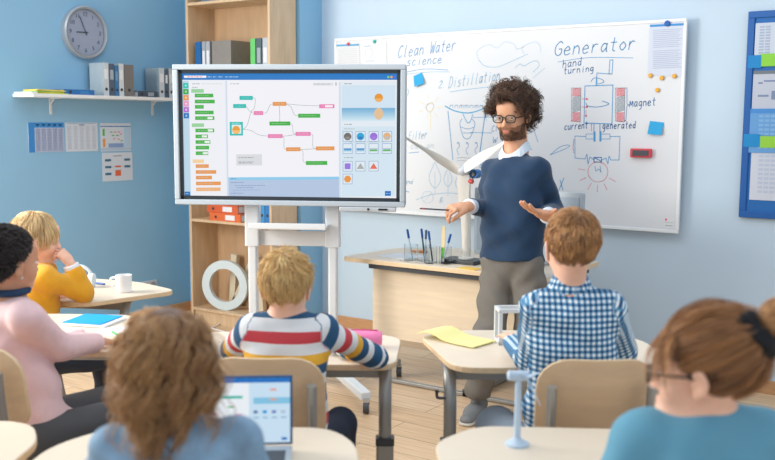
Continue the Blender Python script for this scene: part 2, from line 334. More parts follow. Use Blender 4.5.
# large decorative letters
M_LET = mat('letter_paint_white', (206, 220, 226), .5); M_LETB = mat('letter_paint_cream', (216, 206, 184), .5)
cO = onY(223, 286.5, 4.90)
o = tag(MB().build('decorative_letter', M_LET), 'x', 'letter')
bpy.data.objects.remove(o)
def ring(name, c, ro, ri, t, m, label):
    mb = MB(); mb.lathe([(ri, -t/2), (ro, -t/2), (ro, t/2), (ri, t/2), (ri, -t/2)], axis='Y', n=56)
    o = mb.build(name, m, None, loc=c, bevel=0, smooth=True, rz=math.radians(16)); return tag(o, label, 'letter')
zsh = .10+T/2
ring('decorative_letter', (cO[0], 4.925, zsh+.186), .186, .125, .035, M_LET, 'large white letter O standing in the bottom of the bookcase')
mb = MB()
def bar(a, b, w): mb.beam(a, b, .03, w, up=(1, 0, 0))
zt = zsh+.40
for (xa, za, xb_, zb) in ((-4.865, zt, -4.895, zsh), (-4.66, zt, -4.878, zsh+.01), (-4.645, zt, -4.60, zsh)):
    p = Vector((xa, 5.06, za)); q = Vector((xb_, 5.06, zb)); t = (q-p).normalized(); s = Vector((t.z, 0, -t.x))*.028
    mb.add([p+s+Vector((0, e, 0)) for e in (-.018, .018)]+[p-s+Vector((0, e, 0)) for e in (-.018, .018)]+[q+s+Vector((0, e, 0)) for e in (-.018, .018)]+[q-s+Vector((0, e, 0)) for e in (-.018, .018)],
           [(0, 1, 3, 2), (4, 6, 7, 5), (0, 4, 5, 1), (2, 3, 7, 6), (0, 2, 6, 4), (1, 5, 7, 3)])
tag(mb.build('decorative_letter', M_LETB, None), 'large cream angular letter N leaning behind the round letter', 'letter')
# cables on the floor by the bookcase
for pts, lb in ((((190, 292), (186, 298), (193, 304), (190, 311), (196, 318), (203, 322)), 'thin white cable curling down beside the bookcase foot'), (((196, 318), (206, 321), (214, 318), (219, 324), (212, 328), (222, 331), (230, 334)), 'tangled white cable lying on floor before the bookcase')):
    ps = [onZ(x, y, .006) for x, y in pts] if 'tangled' in lb else [(-5.22, 5.09+.02*math.sin(i*2.2), .30-.058*i) for i in range(5)]+[(-5.2, 4.98, .008), (-5.13, 4.8, .006)]
    tag(MB().tube(smooth_path(ps, 6), .005, 6).build('power_cable', M_WHITE, None, smooth=True), lb, 'cable', 'cables by the bookcase')
# ------------------------------------------------------------------ whiteboard
YW = YB-.045
wb = empty('whiteboard', (-2.93, YB-.001, 1.48), 0, 'large wall whiteboard covered in blue science notes behind the man', 'whiteboard')
wx0, wx1, wz0, wz1 = -4.135, -1.635, .873, 2.090
wc = Vector((-2.93, YB-.001, 1.48))
def wl(p): return Vector(p)-wc
FY = YB-.062   # front surface plane
MB().box(wl(((wx0+wx1)/2, FY+.008, (wz0+wz1)/2)), (wx1-wx0-.02, .016, wz1-wz0-.02)).build('panel', mat('whiteboard_enamel', (220, 224, 230), .5), wb)
fm = mat('whiteboard_frame', (232, 236, 240), .35)
mb = MB()
for z in (wz0+.008, wz1-.008): mb.box(wl(((wx0+wx1)/2, FY+.006, z)), (wx1-wx0-.002, .022, .018))
for x in (wx0+.008, wx1-.008): mb.box(wl((x, FY+.006, (wz0+wz1)/2)), (.018, .0215, wz1-wz0-.036))
mb.build('frame', fm, wb, bevel=.002)
mb = MB()
for x in (wx0+.15, wx1-.15):
    for z in (wz0+.1, wz1-.1): mb.box(wl((x, FY+.038, z)), (.05, .044, .05))
mb.build('wall_mount', M_STEEL, wb)
INK = {'b': mat('marker_blue', (66, 150, 208), .5), 'l': mat('marker_light_blue', (140, 190, 222), .5), 'd': mat('marker_navy', (58, 120, 186), .5), 'r': mat('marker_red', (222, 76, 96), .5), 'y': mat('marker_yellow', (232, 222, 176), .5), 'k': mat('marker_grey', (110, 126, 140), .5), 'c': mat('marker_cyan', (56, 170, 224), .5), 'p': mat('marker_pale', (176, 206, 228), .5)}
IK = list(INK)
ink = MB()
def S(pts, c='b', wpx=1.0, sm=4):
    """stroke through picture positions projected on the board surface"""
    P = [onY(x, y, FY) for x, y in pts]
    if sm and len(P) > 2: P = smooth_path(P, sm)
    w = wpx*.0029
    for i in range(len(P)-1):
        a, b = Vector(P[i]), Vector(P[i+1]); t = b-a
        if t.length < 1e-5: continue
        t.normalize(); s = Vector((-t.z, 0, t.x))*w; e = t*w*.5; y = Vector((0, -.0006, 0))
        ink.add([wl(a-s-e+y), wl(a+s-e+y), wl(b+s+e+y), wl(b-s+e+y)], [(0, 1, 2, 3)], IK.index(c))
GL = {'C': ['.9,.85 .6,1 .15,.75 .1,.3 .45,0 .9,.15'], 'G': ['.95,.85 .6,1 .1,.7 .1,.25 .5,0 .9,.12 .9,.45 .55,.45'], 'D': ['.1,1 .1,0', '0,1 .6,.95 .95,.5 .6,.05 .0,0'], 'M': ['0,0 .1,.7 .45,.2 .8,.7 .95,0'], 'F': ['.15,0 .15,1', '.1,1 .9,1', '.15,.55 .7,.55'],
      'W': ['0,1 .25,0 .5,.7 .75,0 1,1'], 'B': ['.1,0 .1,.9 .6,.8 .1,.45 .7,.3 .1,0'], 'R': ['.1,0 .1,.7 .7,.6 .7,.4 .1,.35 .9,0'], 'N': ['.1,0 .1,.6 .8,.05 .8,.65'], 'E': ['.9,.65 .1,.65 .1,0 .9,0', '.1,.33 .7,.33'],
      'a': ['.8,.5 .4,.6 .1,.3 .35,0 .8,.3', '.8,.6 .8,.1 .95,0'], 'c': ['.85,.5 .45,.6 .1,.3 .4,0 .85,.1'], 'd': ['.8,.35 .4,.55 .1,.25 .4,0 .8,.2', '.8,1 .8,0'], 'e': ['.1,.3 .8,.35 .5,.6 .1,.35 .3,0 .85,.08'], 'f': ['.8,.95 .45,.9 .4,0', '.1,.55 .7,.55'],
      'g': ['.8,.5 .4,.6 .1,.3 .4,.05 .8,.3', '.8,.6 .8,-.25 .3,-.4'], 'h': ['.1,1 .1,0', '.1,.4 .5,.6 .8,.4 .8,0'], 'i': ['.5,.6 .5,0', '.5,.8 .52,.84'], 'l': ['.4,1 .4,.1 .6,0'], 'm': ['.05,.6 .05,0', '.05,.4 .3,.6 .45,.4 .45,0', '.45,.4 .7,.6 .9,.4 .9,0'],
      'n': ['.1,.6 .1,0', '.1,.4 .5,.6 .8,.4 .85,0'], 'o': ['.5,.6 .1,.3 .5,0 .9,.3 .5,.6'], 'r': ['.15,.6 .15,0', '.15,.35 .45,.6 .8,.55'], 's': ['.8,.55 .3,.55 .3,.35 .75,.25 .6,0 .1,.05'], 't': ['.45,.95 .45,.1 .75,0', '.1,.62 .85,.62'], 'u': ['.1,.6 .15,.1 .5,0 .8,.2', '.8,.6 .85,0'],
      'v': ['.1,.6 .45,0 .85,.6'], 'w': ['0,.6 .25,0 .5,.5 .75,0 1,.6'], 'y': ['.1,.6 .5,.1', '.9,.6 .2,-.4'], 'p': ['.1,.6 .1,-.4', '.1,.45 .5,.6 .85,.35 .5,.02 .1,.1'], '2': ['.1,.8 .5,1 .85,.75 .1,0 .9,0'], '.': ['.3,0 .35,.05'], 'T': ['0,1 1,1', '.5,1 .5,0']}
def write(txt, x0, y0, x1, y1, h, c='b', w=.8, slant=.18):
    n = len(txt); dx = (x1-x0)/n; dy = (y1-y0)/n
    for i, ch in enumerate(txt):
        for st in GL.get(ch, []):
            pts = []
            for q in st.split():
                a, b_ = map(float, q.split(',')); gx = x0+dx*(i+.08+a*.82)+b_*h*slant; gy = y0+dy*(i+a)-b_*h; pts.append((gx, gy))
            S(pts, c, w, 3 if len(pts) > 2 else 0)
write('Clean Water', 397, 58, 456, 50, 12, 'b', .75)
write('science', 406, 66, 442, 63, 9, 'b', .7); S([(407, 72), (425, 69), (448, 70)], 'b', .6); S([(407, 74), (430, 72), (450, 72)], 'l', .6)
write('2.', 438, 88, 447, 87, 7, 'l', .7); write('Distillation', 448, 88, 500, 80, 11, 'l', .8); S([(450, 92), (470, 89), (500, 86)], 'l', .7)
write('Filter', 408, 140, 427, 138, 8, 'l', .7); S([(409, 153), (419, 152)], 'b', .7); write('carbon', 410, 149, 434, 148, 6, 'p', .6)
write('and', 404, 184, 413, 184, 5, 'l', .6); S([(405, 191), (409, 192)], 'b', .8)
write('Generator', 553, 56, 636, 49, 14, 'b', 1.0); S([(558, 62), (590, 57.5), (633, 58)], 'b', .6)
write('hand', 562, 68, 582, 65, 8, 'd', .8, .1); write('turning', 563, 74, 594, 71, 6.5, 'd', .8, .1)
write('Magnet', 629, 107, 656, 105, 8, 'd', .8, .1); write('current', 564, 130, 588, 128, 7, 'd', .8, .1); write('generated', 602, 129, 636, 128, 7, 'd', .8, .1)
# generator drawing
S([(596, 85), (597, 73), (611, 74)], 'b', .8, 0); S([(609, 74), (610, 60), (613, 60), (612, 74), (609, 74)], 'b', .8, 0)
S([(591, 82), (594, 78), (601, 79), (604, 82), (598, 84)], 'b', .7); S([(585, 86), (613, 85), (612, 124), (584, 123), (585, 86)], 'b', .9, 0)
S([(586, 103), (588, 106), (598, 107), (609, 104), (602, 101)], 'b', .8); S([(597, 86), (597, 79)], 'b', .7, 0)
for x in (571.5, 615.5):
    S([(x, 88), (x+9.5, 88), (x+9, 122), (x, 121), (x, 88)], 'k', .5, 0)
    for j in range(9): S([(x+1, 89+j*.9), (x+9, 88+j*.9)], 'r', .55, 0); S([(x+1, 113+j*.9), (x+8.5, 112.5+j*.9)], 'r', .55, 0)
    for j in range(13): S([(x+1, 98+j*1.2), (x+9, 95.5+j*1.2)], 'k', .6, 0)
S([(625, 88), (627, 88), (627, 104), (629, 105), (627, 106), (626, 120), (624, 121)], 'd', .6, 0)
for y in (99, 107): S([(582, y), (588, y)], 'r', .6, 0); S([(586, y-1), (588, y), (586, y+1)], 'r', .6, 0)
S([(586, 110), (586, 117)], 'r', .6, 0); S([(585, 115), (586, 117), (587, 115)], 'r', .6, 0); S([(571, 121), (580, 121)], 'r', .7, 0); S([(617, 121), (626, 121)], 'r', .7, 0)
S([(594, 124), (594, 132)], 'd', .8, 0); S([(600, 124), (600, 132)], 'd', .8, 0); S([(591.5, 123), (591.5, 131)], 'r', .6, 0)
for x in (594.5, 600.5): S([(x, 132), (x, 141)], 'b', 2.2, 0)
S([(593, 134), (586, 134), (586, 139), (593, 139)], 'b', .6, 0); S([(602, 134), (610, 134), (610, 139), (602, 139)], 'b', .6, 0)
S([(586, 136.5), (575, 136), (575, 158), (585, 159), (587, 154), (588, 164), (590, 157), (594, 160)], 'b', .7, 0); S([(610, 136.5), (620, 136.5), (619, 160), (611, 160), (609, 156), (608, 164), (606, 158), (602, 160)], 'b', .7, 0)
S([(594, 157.5), (601.5, 157.5), (601.5, 162), (594, 162), (594, 157.5), (601, 161)], 'd', .9, 0); S([(595, 166), (596, 171), (599, 169), (601, 172), (600, 166)], 'b', .6)
S([(598+10*math.cos(a*.5236), 172+10*math.sin(a*.5236)) for a in range(13)], 'r', .5)
for a in (.5, 1.1, 1.6, 2.1, 2.7, 3.3): S([(598+13*math.cos(a), 172+13*math.sin(a)), (598+20*math.cos(a), 172+20*math.sin(a))], 'r', .5, 0)
S([(574, 139), (573, 148), (574, 153)], 'r', .6, 0)
# distillation drawing
S([(445, 106), (455, 111), (468, 113), (480, 110), (487, 106)], 'c', 1.3); S([(448, 111), (450, 130), (453, 160)], 'b', .9); S([(486, 108), (483, 130), (480, 152)], 'b', 1.1)
write('nnmmnmn', 449, 108, 484, 108, 5, 'b', .5)
S([(463, 114), (467, 122), (470, 122), (473, 114)], 'c', .9); S([(462, 119), (460, 124), (463, 136), (467, 139), (471, 136), (475, 124), (472, 119)], 'b', .7); S([(461, 127), (468, 129), (474, 127)], 'b', .6); S([(463, 133), (473, 133)], 'b', .6, 0)
S([(473, 117.5), (495, 117)], 'b', .6, 0); S([(470, 132.5), (492, 133)], 'b', .6, 0)
for x in (458, 467, 476): S([(x, 142), (x+1.5, 146), (x-1, 150), (x+1, 155)], 'b', .6); S([(x-1, 144), (x, 142), (x+1.5, 144)], 'b', .6, 0)
for y in (158, 161): S([(457, y), (462, y-.5), (467, y), (474, y)], 'k', .4)
write('Cl', 491, 132, 498, 131, 6, 'b', .6); write('W', 492, 143, 497, 143, 6, 'b', .6); write('dip', 479, 168, 489, 166, 6, 'b', .6); write('Up', 486, 174, 496, 173, 6, 'b', .6)
for cx0, cy0, s in ((435, 176, 1), (448, 178, .7), (459, 182, .6)): S([(cx0, cy0-14*s), (cx0-6*s, cy0+2*s), (cx0, cy0+12*s), (cx0+6*s, cy0+2*s), (cx0, cy0-14*s)], 'l', .6); S([(cx0, cy0-4), (cx0, cy0+18)], 'l', .5)
S([(416, 200), (430, 195), (448, 193), (460, 194)], 'l', .6); S([(424, 192), (431, 192), (433, 200), (426, 203), (422, 198), (424, 192)], 'p', .6); S([(423, 202), (432, 193)], 'p', .5); write('B', 439, 203, 444, 203, 6, 'l', .6)
S([(479, 60), (477, 52), (484, 46), (491, 45), (497, 48), (505, 42), (514, 44), (517, 49), (524, 47)], 'p', .6); S([(479, 60), (485, 66), (497, 67), (510, 62), (528, 54)], 'l', .6)
S([(524, 54), (522, 48), (528, 44), (536, 42), (540, 46), (541, 52)], 'p', .6)
S([(515, 68), (520, 64), (524, 66), (531, 62), (537, 61), (539, 66), (533, 72)], 'l', .6); S([(533, 78), (545, 68)], 'l', .5, 0)
S([(550, 155), (560, 147), (569, 145), (567, 148), (550, 155)], 'b', .6); S([(559, 190), (564, 178)], 'b', .8, 0); S([(560, 180), (563, 190)], 'b', .8, 0); S([(534, 130), (538, 142)], 'b', .6, 0)
S([(428, 104), (432, 103), (434, 107), (430, 112), (426, 108), (428, 104)], 'y', 1); S([(430, 112), (431, 130)], 'y', .8)
for a in range(7): S([(430+8*math.cos(a*.9), 107+8*math.sin(a*.9)), (430+13*math.cos(a*.9), 107+13*math.sin(a*.9))], 'y', .7, 0)
S([(407, 89), (409, 92), (406, 97)], 'l', .7)
ink.build('marker_drawing', [INK[k] for k in IK], wb, normals=False)
# things fixed on the board: quads given by picture corners, thickness toward the room
def onboard(name, quad, t, mats_, label, cat, group=None, yoff=0, curl=0):
    P = [onY(x, y, FY-yoff) for x, y in quad]; c = sum((Vector(p) for p in P), Vector())/4; c.y = FY-yoff
    o = empty(name, c, 0, label, cat, group)
    V = [Vector(p)-c for p in P]; mb = MB(); y = Vector((0, -t, 0))
    V[2] = V[2]+Vector((0, -curl, 0)); V[3] = V[3]+Vector((0, -curl, 0))
    mb.add(V+[v+y for v in V], [(0, 1, 2, 3), (7, 6, 5, 4), (0, 4, 5, 1), (1, 5, 6, 2), (2, 6, 7, 3), (3, 7, 4, 0)])
    mb.build('sheet', mats_, o); return o, c
def inkrects(o, c, rects, yoff, cols):
    mb = MB(); ms = []
    for (x0, y0, x1, y1, col) in rects:
        m = mat('ink_%d_%d_%d' % col, col, .7)
        if m not in ms: ms.append(m)
        P = [Vector(onY(x, y, FY-yoff))-c for x, y in ((x0, y0), (x1, y0+(x1-x0)*cols), (x1, y1+(x1-x0)*cols), (x0, y1))]
        mb.add(P, [(0, 1, 2, 3)], ms.index(m))
    mb.build('printing', ms, o, normals=False)
o, c = onboard('pinned_sheet', ((336.5, 44), (359.5, 43), (360, 71), (336, 72)), .001, mat('sheet_grey', (222, 226, 230), .8), 'white sheet with blue top bar under red magnet on whiteboard', 'sheet', 'sheets on the whiteboard', .002)
inkrects(o, c, [(336.5, 44.7, 359, 46.5, (90, 170, 216))]+[(338.5, 49+i*2, 357, 49.5+i*2, (206, 212, 220)) for i in range(10)], .0045, -.04)
o, c = onboard('pinned_sheet', ((362.5, 42.5), (386.5, 41.5), (387, 70), (362.5, 71)), .001, mat('sheet_pale', (226, 229, 233), .8), 'pale sheet with a faint ring sketch under teal magnet on whiteboard', 'sheet', 'sheets on the whiteboard', .002)
inkrects(o, c, [(364, 46, 371, 46.5, (130, 180, 210)), (366, 61, 374, 61.4, (150, 190, 215))]+[(377, 47+i*3, 383, 47.3+i*3, (200, 210, 220)) for i in range(5)], .0045, -.04)
mb = MB(); cc = Vector(onY(369, 53, FY-.0045))-c; mb.lathe([(.033, -.0004), (.034, -.0004), (.034, .0002), (.033, .0002), (.033, -.0004)], c=cc, axis='Y', n=30); mb.build('ring_sketch', INK['p'], o)
o, c = onboard('pinned_sheet', ((649.5, 24), (686.5, 22), (683, 77), (647.5, 74.5)), .001, mat('sheet_lilac', (208, 216, 232), .8), 'printed text sheet under dark blue magnet at whiteboard top right', 'sheet', 'sheets on the whiteboard', .002)
inkrects(o, c, [(650, 24.8, 685.8, 27, (64, 146, 214))]+[(653, 30+i*1.9, 682-(i*7 % 5), 30.6+i*1.9, (176, 188, 212)) for i in range(21) if i not in (10,)], .0045, -.05)
for nm, quad, c_, lb in (('sticky_note', ((413.5, 76), (422, 72.5), (425.5, 83.5), (416, 87)), (44, 168, 222), 'sky blue sticky note just below the word science on whiteboard'), ('sticky_note', ((650, 121), (664, 122.5), (662, 135), (648.5, 134)), (36, 160, 216), 'sky blue sticky note right of the magnet drawing on whiteboard')):
    onboard(nm, quad, .001, mat('note_cyan_%d' % c_[0], c_, .7), lb, 'sticky note', 'blue sticky notes on the whiteboard', .001, curl=.02)
def magnet(px, py, r, col, label, group=None):
    p = onY(px, py, FY-.004); o = MB().lathe([(0, -.010), (r*.8, -.010), (r, -.007), (r, 0), (0, 0)], axis='Y', n=18).build('round_magnet', mat('magnet_%d_%d' % (col[0], col[1]), col, .3), None, loc=p, smooth=True)
    return tag(o, label, 'magnet', group)
magnet(348.5, 44, .011, (222, 66, 84), 'round red magnet on the left sheet of the whiteboard'); magnet(374.7, 41.6, .012, (24, 178, 160), 'round teal magnet holding a sheet near whiteboard left end')
magnet(667.5, 23.5, .0165, (16, 92, 176), 'round dark blue magnet on printed sheet at whiteboard top right')
for px, py, t in ((650.5, 75.5, 'left'), (662, 78, 'middle'), (674.5, 76, 'right'), (657.5, 90, 'lowest')): magnet(px, py, .0125, (236, 172, 40), 'small amber magnet below the printed sheet, %s of the four' % t, 'amber magnets on the whiteboard')
p = onY(642, 153, FY); o = empty('board_eraser', p, 0, 'red whiteboard eraser with dark pad stuck on whiteboard right side', 'eraser')
MB().box((0, -.016, 0), (.125, .03, .052)).build('body', mat('eraser_red', (214, 64, 78), .5), o, bevel=.006); MB().box((.002, -.033, 0), (.095, .004, .032)).build('pad', mat('eraser_pad', (84, 84, 92), .9), o)
o, c = onboard('maker_label', ((664, 217), (674.5, 218), (673.5, 228.5), (663.5, 228)), .0006, mat('label_white', (224, 228, 232), .6), 'small printed label with pink dot at whiteboard lower right corner', 'label', None, .0005)
inkrects(o, c, [(665, 218.4, 667, 220.6, (236, 110, 150)), (665, 222.2, 673, 222.7, (180, 186, 192)), (665, 225, 672.5, 226, (176, 186, 190))], .0017, .05)
# ------------------------------------------------------------------ bulletin board
bb = empty('bulletin_board', (-.85, YB, 1.53), 0, 'bright blue framed bulletin board on back wall at right edge', 'notice board')
bx0, bx1 = -1.313, -.45; bz0, bz1 = .985, 2.11
MB().box((((bx0+bx1)/2)+.85, -.012, (bz0+bz1)/2-1.53), (bx1-bx0, .02, bz1-bz0)).build('panel', mat('board_blue', (24, 104, 178), .6), bb)
mb = MB()
for x in (bx0+.018, bx1-.018): mb.box((x+.85, -.016, (bz0+bz1)/2-1.53), (.036, .03, bz1-bz0-.072))
for z in (bz0+.018, bz1-.018): mb.box(((bx0+bx1)/2+.85, -.016, z-1.53), (bx1-bx0, .03, .036))
mb.build('frame', mat('board_blue_frame', (20, 92, 168), .5), bb, bevel=.003)
BS = [0]
def bsheet(z0, z1, x0, x1, col, label, lines, cat='sheet', name='pinned_sheet', group='sheets on the blue bulletin board'):
    BS[0] += 1
    o = empty(name, ((x0+x1)/2, YB-.024-.004*(BS[0] % 2), (z0+z1)/2), 0, label, cat, group); w, h = x1-x0, z1-z0
    MB().box((0, 0, 0), (w, .002, h)).build('sheet', mat('bs_%d_%d_%d' % col, col, .8), o)
    if lines:
        mb = MB(); ms = []
        for (a, b_, c2, d2_, cl) in lines:
            m = mat('ink_%d_%d_%d' % cl, cl, .7)
            if m not in ms: ms.append(m)
            mb.box((-w/2+(a+c2)/2*w, -.0016, h/2-(b_+d2_)/2*h), ((c2-a)*w, .0008, (d2_-b_)*h), ms.index(m))
        mb.build('printing', ms, o)
    return o
grid = lambda c, x0, y0, x1, y1, nx, ny: [(x0+(x1-x0)*i/nx, y0+(y1-y0)*j/ny, x0+(x1-x0)*(i+.8)/nx, y0+(y1-y0)*(j+.55)/ny, c) for i in range(nx) for j in range(ny)]
bsheet(1.835, 2.045, -1.272, -.99, (196, 206, 222), 'sheet with grey tables pinned at top of blue bulletin board', grid((160, 176, 200), .08, .08, .3, .95, 2, 12)+grid((160, 176, 200), .4, .08, .6, .95, 2, 12)+[(.42, .3, .52, .4, (230, 170, 140))])
bsheet(1.53, 1.79, -1.272, -.99, (190, 196, 212), 'handwritten sheet with grey header on the blue bulletin board', [(0, 0, 1, .07, (110, 120, 130)), (.1, .24, .18, .27, (110, 130, 170)), (.2, .2, .4, .23, (110, 130, 170)), (.1, .5, .3, .54, (120, 140, 175)), (.35, .42, .42, .6, (120, 140, 175)), (.5, .46, .8, .5, (120, 140, 175))])
bsheet(1.345, 1.585, -1.285, -.98, (104, 160, 216), 'light blue gridded sheet in middle of the blue bulletin board', [(0, 0, 1, .1, (70, 140, 210))]+grid((130, 178, 224), .18, .14, .98, .95, 8, 8))
bsheet(1.085, 1.375, -1.262, -.97, (206, 212, 226), 'pale gridded sheet pinned lowest on the blue bulletin board', grid((186, 198, 220), .14, .14, .98, .9, 8, 9))
for px0, py0, px1, py1, col, lb in ((748.5, 55.5, 761, 68, (22, 132, 200), 'blue sticky note on upper part of the bulletin board'), (760.5, 54, 780, 66, (136, 206, 70), 'lime green sticky note on upper part of the bulletin board'), (744, 134, 760, 147, (24, 140, 206), 'blue sticky note on lower part of the bulletin board'), (760.5, 136, 780, 148, (150, 210, 70), 'lime green sticky note on lower part of the bulletin board')):
    a = onY(px0, py0, YB-.03); b_ = onY(px1, py1, YB-.03)
    o = MB().box((0, 0, 0), (b_[0]-a[0], .0015, a[2]-b_[2]), rx=.06).build('sticky_note', mat('bn_%d_%d' % (col[0], col[1]), col, .7), None, loc=((a[0]+b_[0])/2, YB-.0335, (a[2]+b_[2])/2)); tag(o, lb, 'sticky note', 'sticky notes on the bulletin board')
# ------------------------------------------------------------------ interactive display on its stand
TD = 5.10; TW, THt = 1.285, .77
tc_ = A(289, 135.6, TD)
tvrot = YAW+math.radians(-5.5)
M_TVF = mat('display_frame_silver', (172, 184, 195), .45)
tv = empty('interactive_display', W(tc_[0], tc_[1], tc_[2]), tvrot, 'large wide interactive display showing a colourful block coding diagram', 'display')
def fr_xz(x, y, z): return Vector((x, z, y))
outer = rounded([(-TW/2, -THt/2), (TW/2, -THt/2), (TW/2, THt/2), (-TW/2, THt/2)], .018)
MB().prism(outer, .0, .055, fr=fr_xz).build('housing', mat('display_back', (150, 156, 162), .4), tv, bevel=.006)
fwid = .029
mb = MB()
for z in (THt/2-fwid/2, -THt/2+fwid/2): mb.box((0, -.012, z), (TW, .03, fwid))
for x in (-TW/2+fwid/2, TW/2-fwid/2): mb.box((x, -.012, 0), (fwid, .03, THt-2*fwid))
mb.build('frame', M_TVF, tv, bevel=.005)
gw = .020; iw, ih = TW/2-fwid, THt/2-fwid
mb = MB()
for z in (ih-gw/2, -ih+gw/2): mb.box((0, -.006, z), (2*iw, .01, gw))
for x in (-iw+gw/2, iw-gw/2): mb.box((x, -.006, 0), (gw, .01, 2*ih))
mb.build('inner_bezel', mat('bezel_dark', (34, 44, 52), .3), tv)
sw, sh = iw-gw, ih-gw
scr = MB(); SM = []
def col_i(c, e=.95):
    m = mat('screen_%d_%d_%d' % c, c, .3, emit=e)
    if m not in SM: SM.append(m)
    return SM.index(m)
X0s, X1s, Y0s, Y1L, Y1R = 61., 684., 68., 415., 428.
def sp(x, y, layer):
    a = (x-X0s)/(X1s-X0s); y1 = Y1L+(Y1R-Y1L)*a; b_ = (y-Y0s)/(y1-Y0s)
    return Vector((-sw+2*sw*a, -.002-.0004*layer, sh-2*sh*b_))
def R_(x0, y0, x1, y1, c, layer=1):
    scr.add([sp(x0, y0, layer), sp(x0, y1, layer), sp(x1, y1, layer), sp(x1, y0, layer)], [(0, 1, 2, 3)], col_i(c))
def PG(pts, c, layer=2): scr.add([sp(x, y, layer) for x, y in pts], [tuple(range(len(pts)))], col_i(c))
def CI(x, y, r, c, layer=2, ry=None): PG([(x+r*math.cos(-a*PI/12), y+(ry or r)*math.sin(-a*PI/12)) for a in range(24)], c, layer)
def LN(pts, c=(130, 150, 140), w=.9):
    P = smooth_path([(x, y, 0) for x, y in pts], 5)
    for i in range(len(P)-1):
        a = np.array(P[i][:2]); b_ = np.array(P[i+1][:2]); t = b_-a; n = np.hypot(*t)
        if n < 1e-6: continue
        s = np.array([-t[1], t[0]])/n*w*.6; PG([tuple(a-s), tuple(a+s), tuple(b_+s), tuple(b_-s)], c, 2)
TX = (150, 160, 168)
def tx(x, y, w_, c=TX, h=1.8, lay=3):
    rnd = random.Random(int(x*7+y)); q = x
    while q < x+w_:
        l = rnd.uniform(4, 11); l = min(l, x+w_-q); R_(q, y-h/2, q+l, y+h/2, c, lay); q += l+2.2
WHT = (240, 240, 246)
R_(61, 68, 684, 430, WHT, 0); R_(61, 66, 684, 86, (28, 120, 196)); R_(66, 74, 132, 80, (250, 246, 248), 2); tx(76, 77, 46, (226, 90, 110)); 
for x, w_ in ((136, 12), (152, 10), (168, 13), (188, 10), (200, 16), (218, 10)): tx(x, 77.5, w_, (190, 220, 240))
for x, c in ((659, (120, 206, 140)), (668, (240, 170, 60)), (677, (90, 110, 220))): CI(x, 78, 3.4, c, 2)
R_(61, 88, 80, 420, (186, 214, 232)); R_(81, 88, 188, 416, (236, 238, 244), 1); R_(188, 88, 193, 420, (206, 220, 236), 1); R_(518, 92, 523, 428, (206, 220, 236), 1)
for y, c in ((102, (30, 190, 176)), (119, (52, 168, 70)), (136, (232, 150, 84)), (153, (232, 150, 196)), (170, (182, 110, 210)), (187, (24, 112, 190))):
    R_(63, y-7.5, 79, y+7.5, c, 2); CI(71, y, 3, tuple(min(255, int(v*.4+150)) for v in c), 3)
R_(62, 404, 78, 417, (20, 108, 186), 2); tx(65, 410, 10, (180, 210, 240))
tx(90, 97, 22, TX); tx(118, 97, 60, (205, 210, 216)); tx(90, 107, 16, (120, 130, 130))
GR = (62, 174, 66); LGR = (150, 208, 156); OR = (228, 150, 80); LOR = (240, 208, 160); TE = (28, 188, 180); PK = (232, 128, 180)
for x0, x1, y, c in ((87, 124, 117, LGR), (97, 152, 130, GR), (97, 156, 147, GR), (97, 123, 162, GR), (97, 152, 178, GR), (97, 154, 194, GR), (87, 123, 214, LGR), (97, 153, 229, GR), (97, 134, 246, GR), (97, 141, 262, GR), (97, 137, 278, GR), (97, 134, 294, GR),
        (87, 121, 317, LOR), (96, 135, 331, OR), (96, 157, 348, OR), (96, 144, 364, OR), (96, 170, 381, OR), (96, 169, 398, (236, 176, 120))):
    R_(x0, y-5.2, x1, y+5.2, c, 2)
    if c not in (LGR, LOR): tx(x0+7, y, (x1-x0)*.62, tuple(min(255, int(v*.5+105)) for v in c))
for x, y in ((134, 194), (134, 229), (116, 246), (124, 262), (118, 294)): R_(x, y-3, x+15, y+3, (236, 244, 238), 3)
tx(202, 97, 26, TX); R_(443, 94, 502, 102, (222, 224, 230), 2); tx(446, 98, 48, (160, 168, 176)); R_(508, 93, 511, 102, (150, 156, 160), 2)
for x0, y, x1, c in ((229, 137, 268, TE), (210, 160, 248, TE), (270, 180, 298, PK), (326, 154, 366, OR), (461, 161, 505, PK), (400, 188, 464, GR), (316, 210, 377, GR), (311, 246, 354, PK), (392, 240, 436, PK), (364, 284, 406, OR), (451, 282, 505, OR), (422, 324, 484, GR)):
    R_(x0, y-5.7, x1, y+5.7, c, 3); tx(x0+7, y, (x1-x0)*.7, tuple(min(255, int(v*.5+110)) for v in c), lay=4)
R_(478, 158, 500, 164, (248, 244, 248), 4)
for pts in (((268, 137), (275, 140), (272, 165), (262, 178), (250, 215), (238, 226)), ((248, 160), (256, 172), (268, 180)), ((298, 180), (308, 178), (318, 158), (326, 154)), ((366, 154), (410, 158), (461, 160)), ((366, 154), (380, 164), (388, 184), (400, 188)), ((345, 160), (346, 182), (346, 205)), ((377, 210), (383, 216), (385, 236), (392, 240)), ((354, 246), (372, 245), (392, 241)), ((354, 246), (358, 254), (358, 280), (364, 284)), ((238, 226), (262, 230), (284, 242), (311, 246)), ((436, 240), (442, 246), (442, 276), (451, 282)), ((406, 285), (430, 284), (451, 283)), ((406, 285), (413, 292), (414, 318), (422, 324))): LN(pts)
R_(199, 205, 238, 244, TE, 2); R_(205, 213, 233, 239, (214, 236, 238), 3); CI(218, 228, 11.5, (232, 154, 48), 4); PG([(207, 229), (229, 229), (226, 235), (218, 239), (210, 235)], (244, 190, 110), 5); tx(205, 209, 24, (180, 230, 225))
R_(217, 298, 293, 330, (216, 218, 222), 2); 
for x, y in ((224, 307), (224, 320)): tx(x, y, 44, (130, 138, 146)); 
tx(224, 323, 40, (150, 156, 162))
